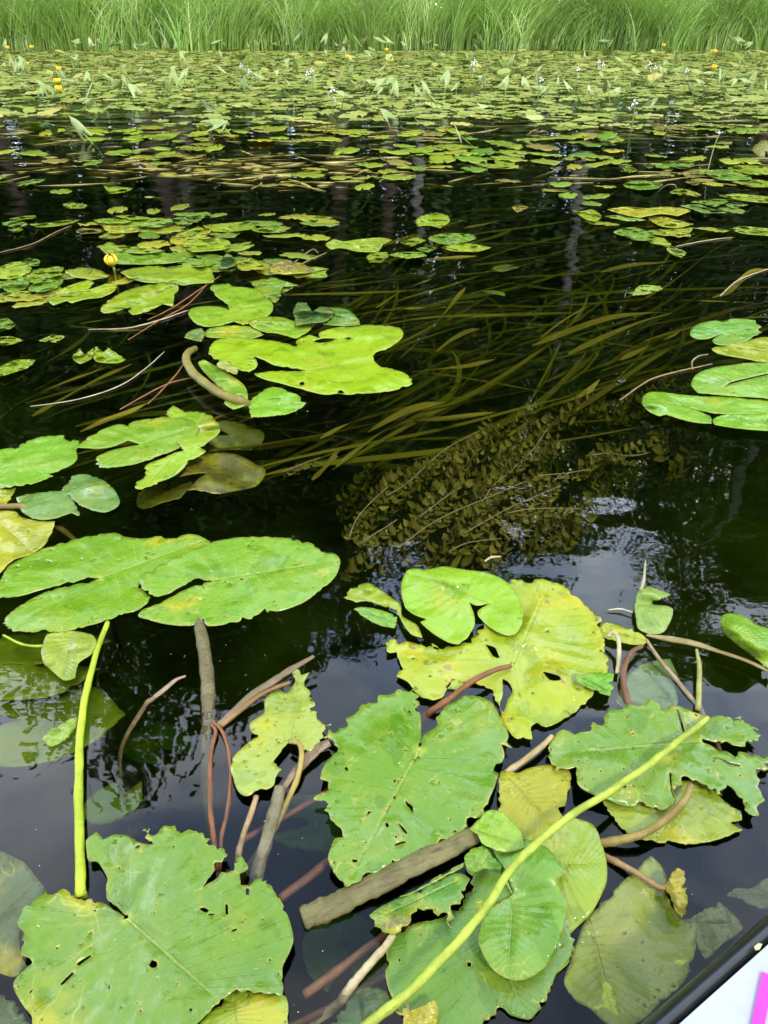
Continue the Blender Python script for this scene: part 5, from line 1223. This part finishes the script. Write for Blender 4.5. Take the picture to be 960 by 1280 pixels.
def spike(px, py, s, label, n=3):
    x, y, _ = at(px, py, .16*s); root = empty('arrowhead_flower', (x, y, 0)); rg = random.Random(px)
    v, f = tube([(0, 0, -.3), (.006, 0, .1*s), (0, 0, .22*s)], [.005*s, .0035*s], 6); st = mesh_obj('stalk', v, f, M_STALK, root); st.color = (.26, .34, .09, .1)
    for k in range(n):
        a = k*2.1+rg.random(); c = Vector((math.cos(a)*.022*s, math.sin(a)*.022*s, (.12+.035*k)*s)); d = Vector((math.cos(a), math.sin(a)-.5, .35)).normalized()
        e1 = d.orthogonal().normalized(); e2 = d.cross(e1); V = []; Fc = []
        for j in range(3):
            b0 = len(V); t = 2*math.pi*j/3
            for (r, w) in ((.0, 0), (.012, -.55), (.021, -.35), (.023, 0), (.021, .35), (.012, .55)):
                q = t+w; V.append(tuple(c+(e1*math.cos(q)+e2*math.sin(q))*r*s+d*r*.35*s))
            Fc.append(tuple(range(b0, b0+6)))
        fl_ = mesh_obj('blossom', V, Fc, M_WHITE, root, smooth=False); sm = fl_.modifiers.new('thickness', 'SOLIDIFY'); sm.thickness = .001*s
        h = [tuple(c+d*.004*s+(e1*math.cos(q)+e2*math.sin(q))*.006*s*r+d*z*s) for z, r in ((0, 1), (.006, .6)) for q in np.linspace(0, 2*math.pi, 7)[:-1]]
        mesh_obj('heart', h, [tuple(range(6, 12))]+[(i, (i+1) % 6, (i+1) % 6+6, i+6) for i in range(6)], M_HEART, fl_)
    tag(root, label, 'flower', 'white arrowhead flowers')
WL = 'white arrowhead flower spike standing among the far pads'
for px, py in [(303, 85), (313, 93), (390, 92), (414, 117), (430, 63), (594, 80), (674, 104), (747, 80), (811, 83), (858, 92), (721, 90), (793, 134), (385, 96), (818, 88), (590, 83), (752, 84)]:
    spike(px, py, 1.15, WL)
# the thin single flower stem at the right
x, y, _ = at(885, 211); root = empty('single_flower', (x, y, 0)); hh = .20
v, f = tube(smooth_path([(0, 0, -.2), (.004, 0, .08), (.02, 0, hh)], 5), [.003, .0022], 6); st = mesh_obj('stalk', v, f, M_STALK, root); st.color = (.4, .42, .2, .1)
V = []; Fc = []
for j in range(5):
    b0 = len(V); t = 2*math.pi*j/5
    for r, w in ((0, 0), (.016, -.4), (.026, 0), (.016, .4)): V.append((.02+math.cos(t+w)*r, math.sin(t+w)*r, hh+r*.5))
    Fc.append((b0, b0+1, b0+2, b0+3))
pb = mesh_obj('blossom', V, Fc, M_WHITE, root, smooth=False); sm = pb.modifiers.new('thickness', 'SOLIDIFY'); sm.thickness = .0015
tag(root, 'tiny white flower alone on a thin bare stem in dark water at the upper right', 'flower')

# specks of pollen and down on the water film: nobody could count them
V = []; Fq = []
for i in range(170):
    px, py = prg.uniform(-30, 990), 300+prg.random()**.7*990; x, y, _ = at(px, py); r = prg.uniform(.0003, .0009); a0 = prg.uniform(0, 6); o = len(V); e = prg.uniform(.5, 1)
    for k in range(6): V.append((x+math.cos(a0+k*1.047)*r, y+math.sin(a0+k*1.047)*r*e, .0016))
    Fq += [(o, o+1, o+2, o+3), (o, o+3, o+4, o+5)]
M_SPECK = simple_mat('pollen', (.42, .42, .34), .7, 200, .3)
tag(fast_mesh('floating_specks', V, Fq, M_SPECK), 'tiny pale specks of pollen drifting on the water film', 'pollen', kind='stuff')

# ------------------------------------------------------------------ the paddle board
M_DECK = simple_mat('white_deck', (.33, .345, .375), .4, 14, .09, .0006); M_RAIL = simple_mat('black_rail', (.012, .013, .012), .3, 40, .3)
M_PINK = simple_mat('magenta_stripe', (.50, .02, .38), .4, 50, .04); M_MARK = simple_mat('pale_mark', (.62, .62, .50), .4, 50, .05); M_YM = simple_mat('yellow_mark', (.42, .46, .16), .4, 50, .05)
ZD = .105
p0 = np.array(at(838, 1290, ZD)); p1 = np.array(at(972, 1170, ZD)); d = p1-p0; d /= np.linalg.norm(d); nrm_ = np.array((d[1], -d[0], 0))
bo = p0; ang = math.atan2(d[1], d[0])
board = empty('paddle_board', (bo[0], bo[1], 0), ang)
def board_outline(inset=0.0):
    pts = []; Wd = .74; a, c = -1.5, 1.25     # local x along the edge, local y negative across the deck
    n = 18
    pts.append((a, -inset)); pts.append((c-.55, -inset))
    for k in range(1, n):
        t = math.pi*k/n; pts.append((c-.55+math.sin(t)*(.55-inset), -Wd/2+math.cos(t)*(Wd/2-inset)))
    pts.append((c-.55, -Wd+inset)); pts.append((a, -Wd+inset))
    for k in range(1, 8):
        t = math.pi*k/8; pts.append((a-math.sin(t)*(.18-inset), -Wd/2-math.cos(t)*(Wd/2-inset)))
    return pts
o_out = board_outline(0); n = len(o_out)
V = [(x, y, ZD) for x, y in o_out]+[(x, y, ZD-.006) for x, y in o_out]
mesh_obj('deck', V, [tuple(range(n-1, -1, -1)), tuple(range(n, 2*n))]+[(i, (i+1) % n, n+(i+1) % n, n+i) for i in range(n)], M_DECK, board, smooth=False)
V = []; Fc = []; prof = [(-.002, ZD-.004), (-.012, ZD-.002), (-.019, ZD-.012), (-.024, ZD-.035), (-.022, ZD-.065), (-.012, ZD-.09), (.006, ZD-.11), (.02, ZD-.125)]
for ins, z in prof: V += [(x, y, z) for x, y in board_outline(ins)]
for k in range(len(prof)-1):
    for i in range(n): Fc.append((k*n+i, (k+1)*n+i, (k+1)*n+(i+1) % n, k*n+(i+1) % n))
Fc.append(tuple((len(prof)-1)*n+i for i in range(n)))
Fc.append(tuple(i for i in range(n-1, -1, -1)))
mesh_obj('rail', V, Fc, M_RAIL, board)
def deck_patch(name, pix, mat, z=ZD+.003):
    Mi = Matrix.Rotation(-ang, 3, 'Z'); q = [Mi@(Vector(at(px, py, z))-Vector((bo[0], bo[1], 0))) for px, py in pix]; k = len(q)
    V = [tuple(p) for p in q]+[(p.x, p.y, p.z-.002) for p in q]
    return mesh_obj(name, V, [tuple(range(k)), tuple(range(2*k-1, k-1, -1))]+[(i, k+i, k+(i+1) % k, (i+1) % k) for i in range(k)], mat, board, smooth=False)
deck_patch('stripe', [(938, 1286), (953, 1214), (967, 1221), (955, 1286)], M_PINK)
deck_patch('mark', [(943, 1183), (948, 1179), (953, 1180), (950, 1186), (945, 1187)], M_YM)
tag(board, 'white board with a black rim and a magenta stripe at the lower right corner', 'paddle board')
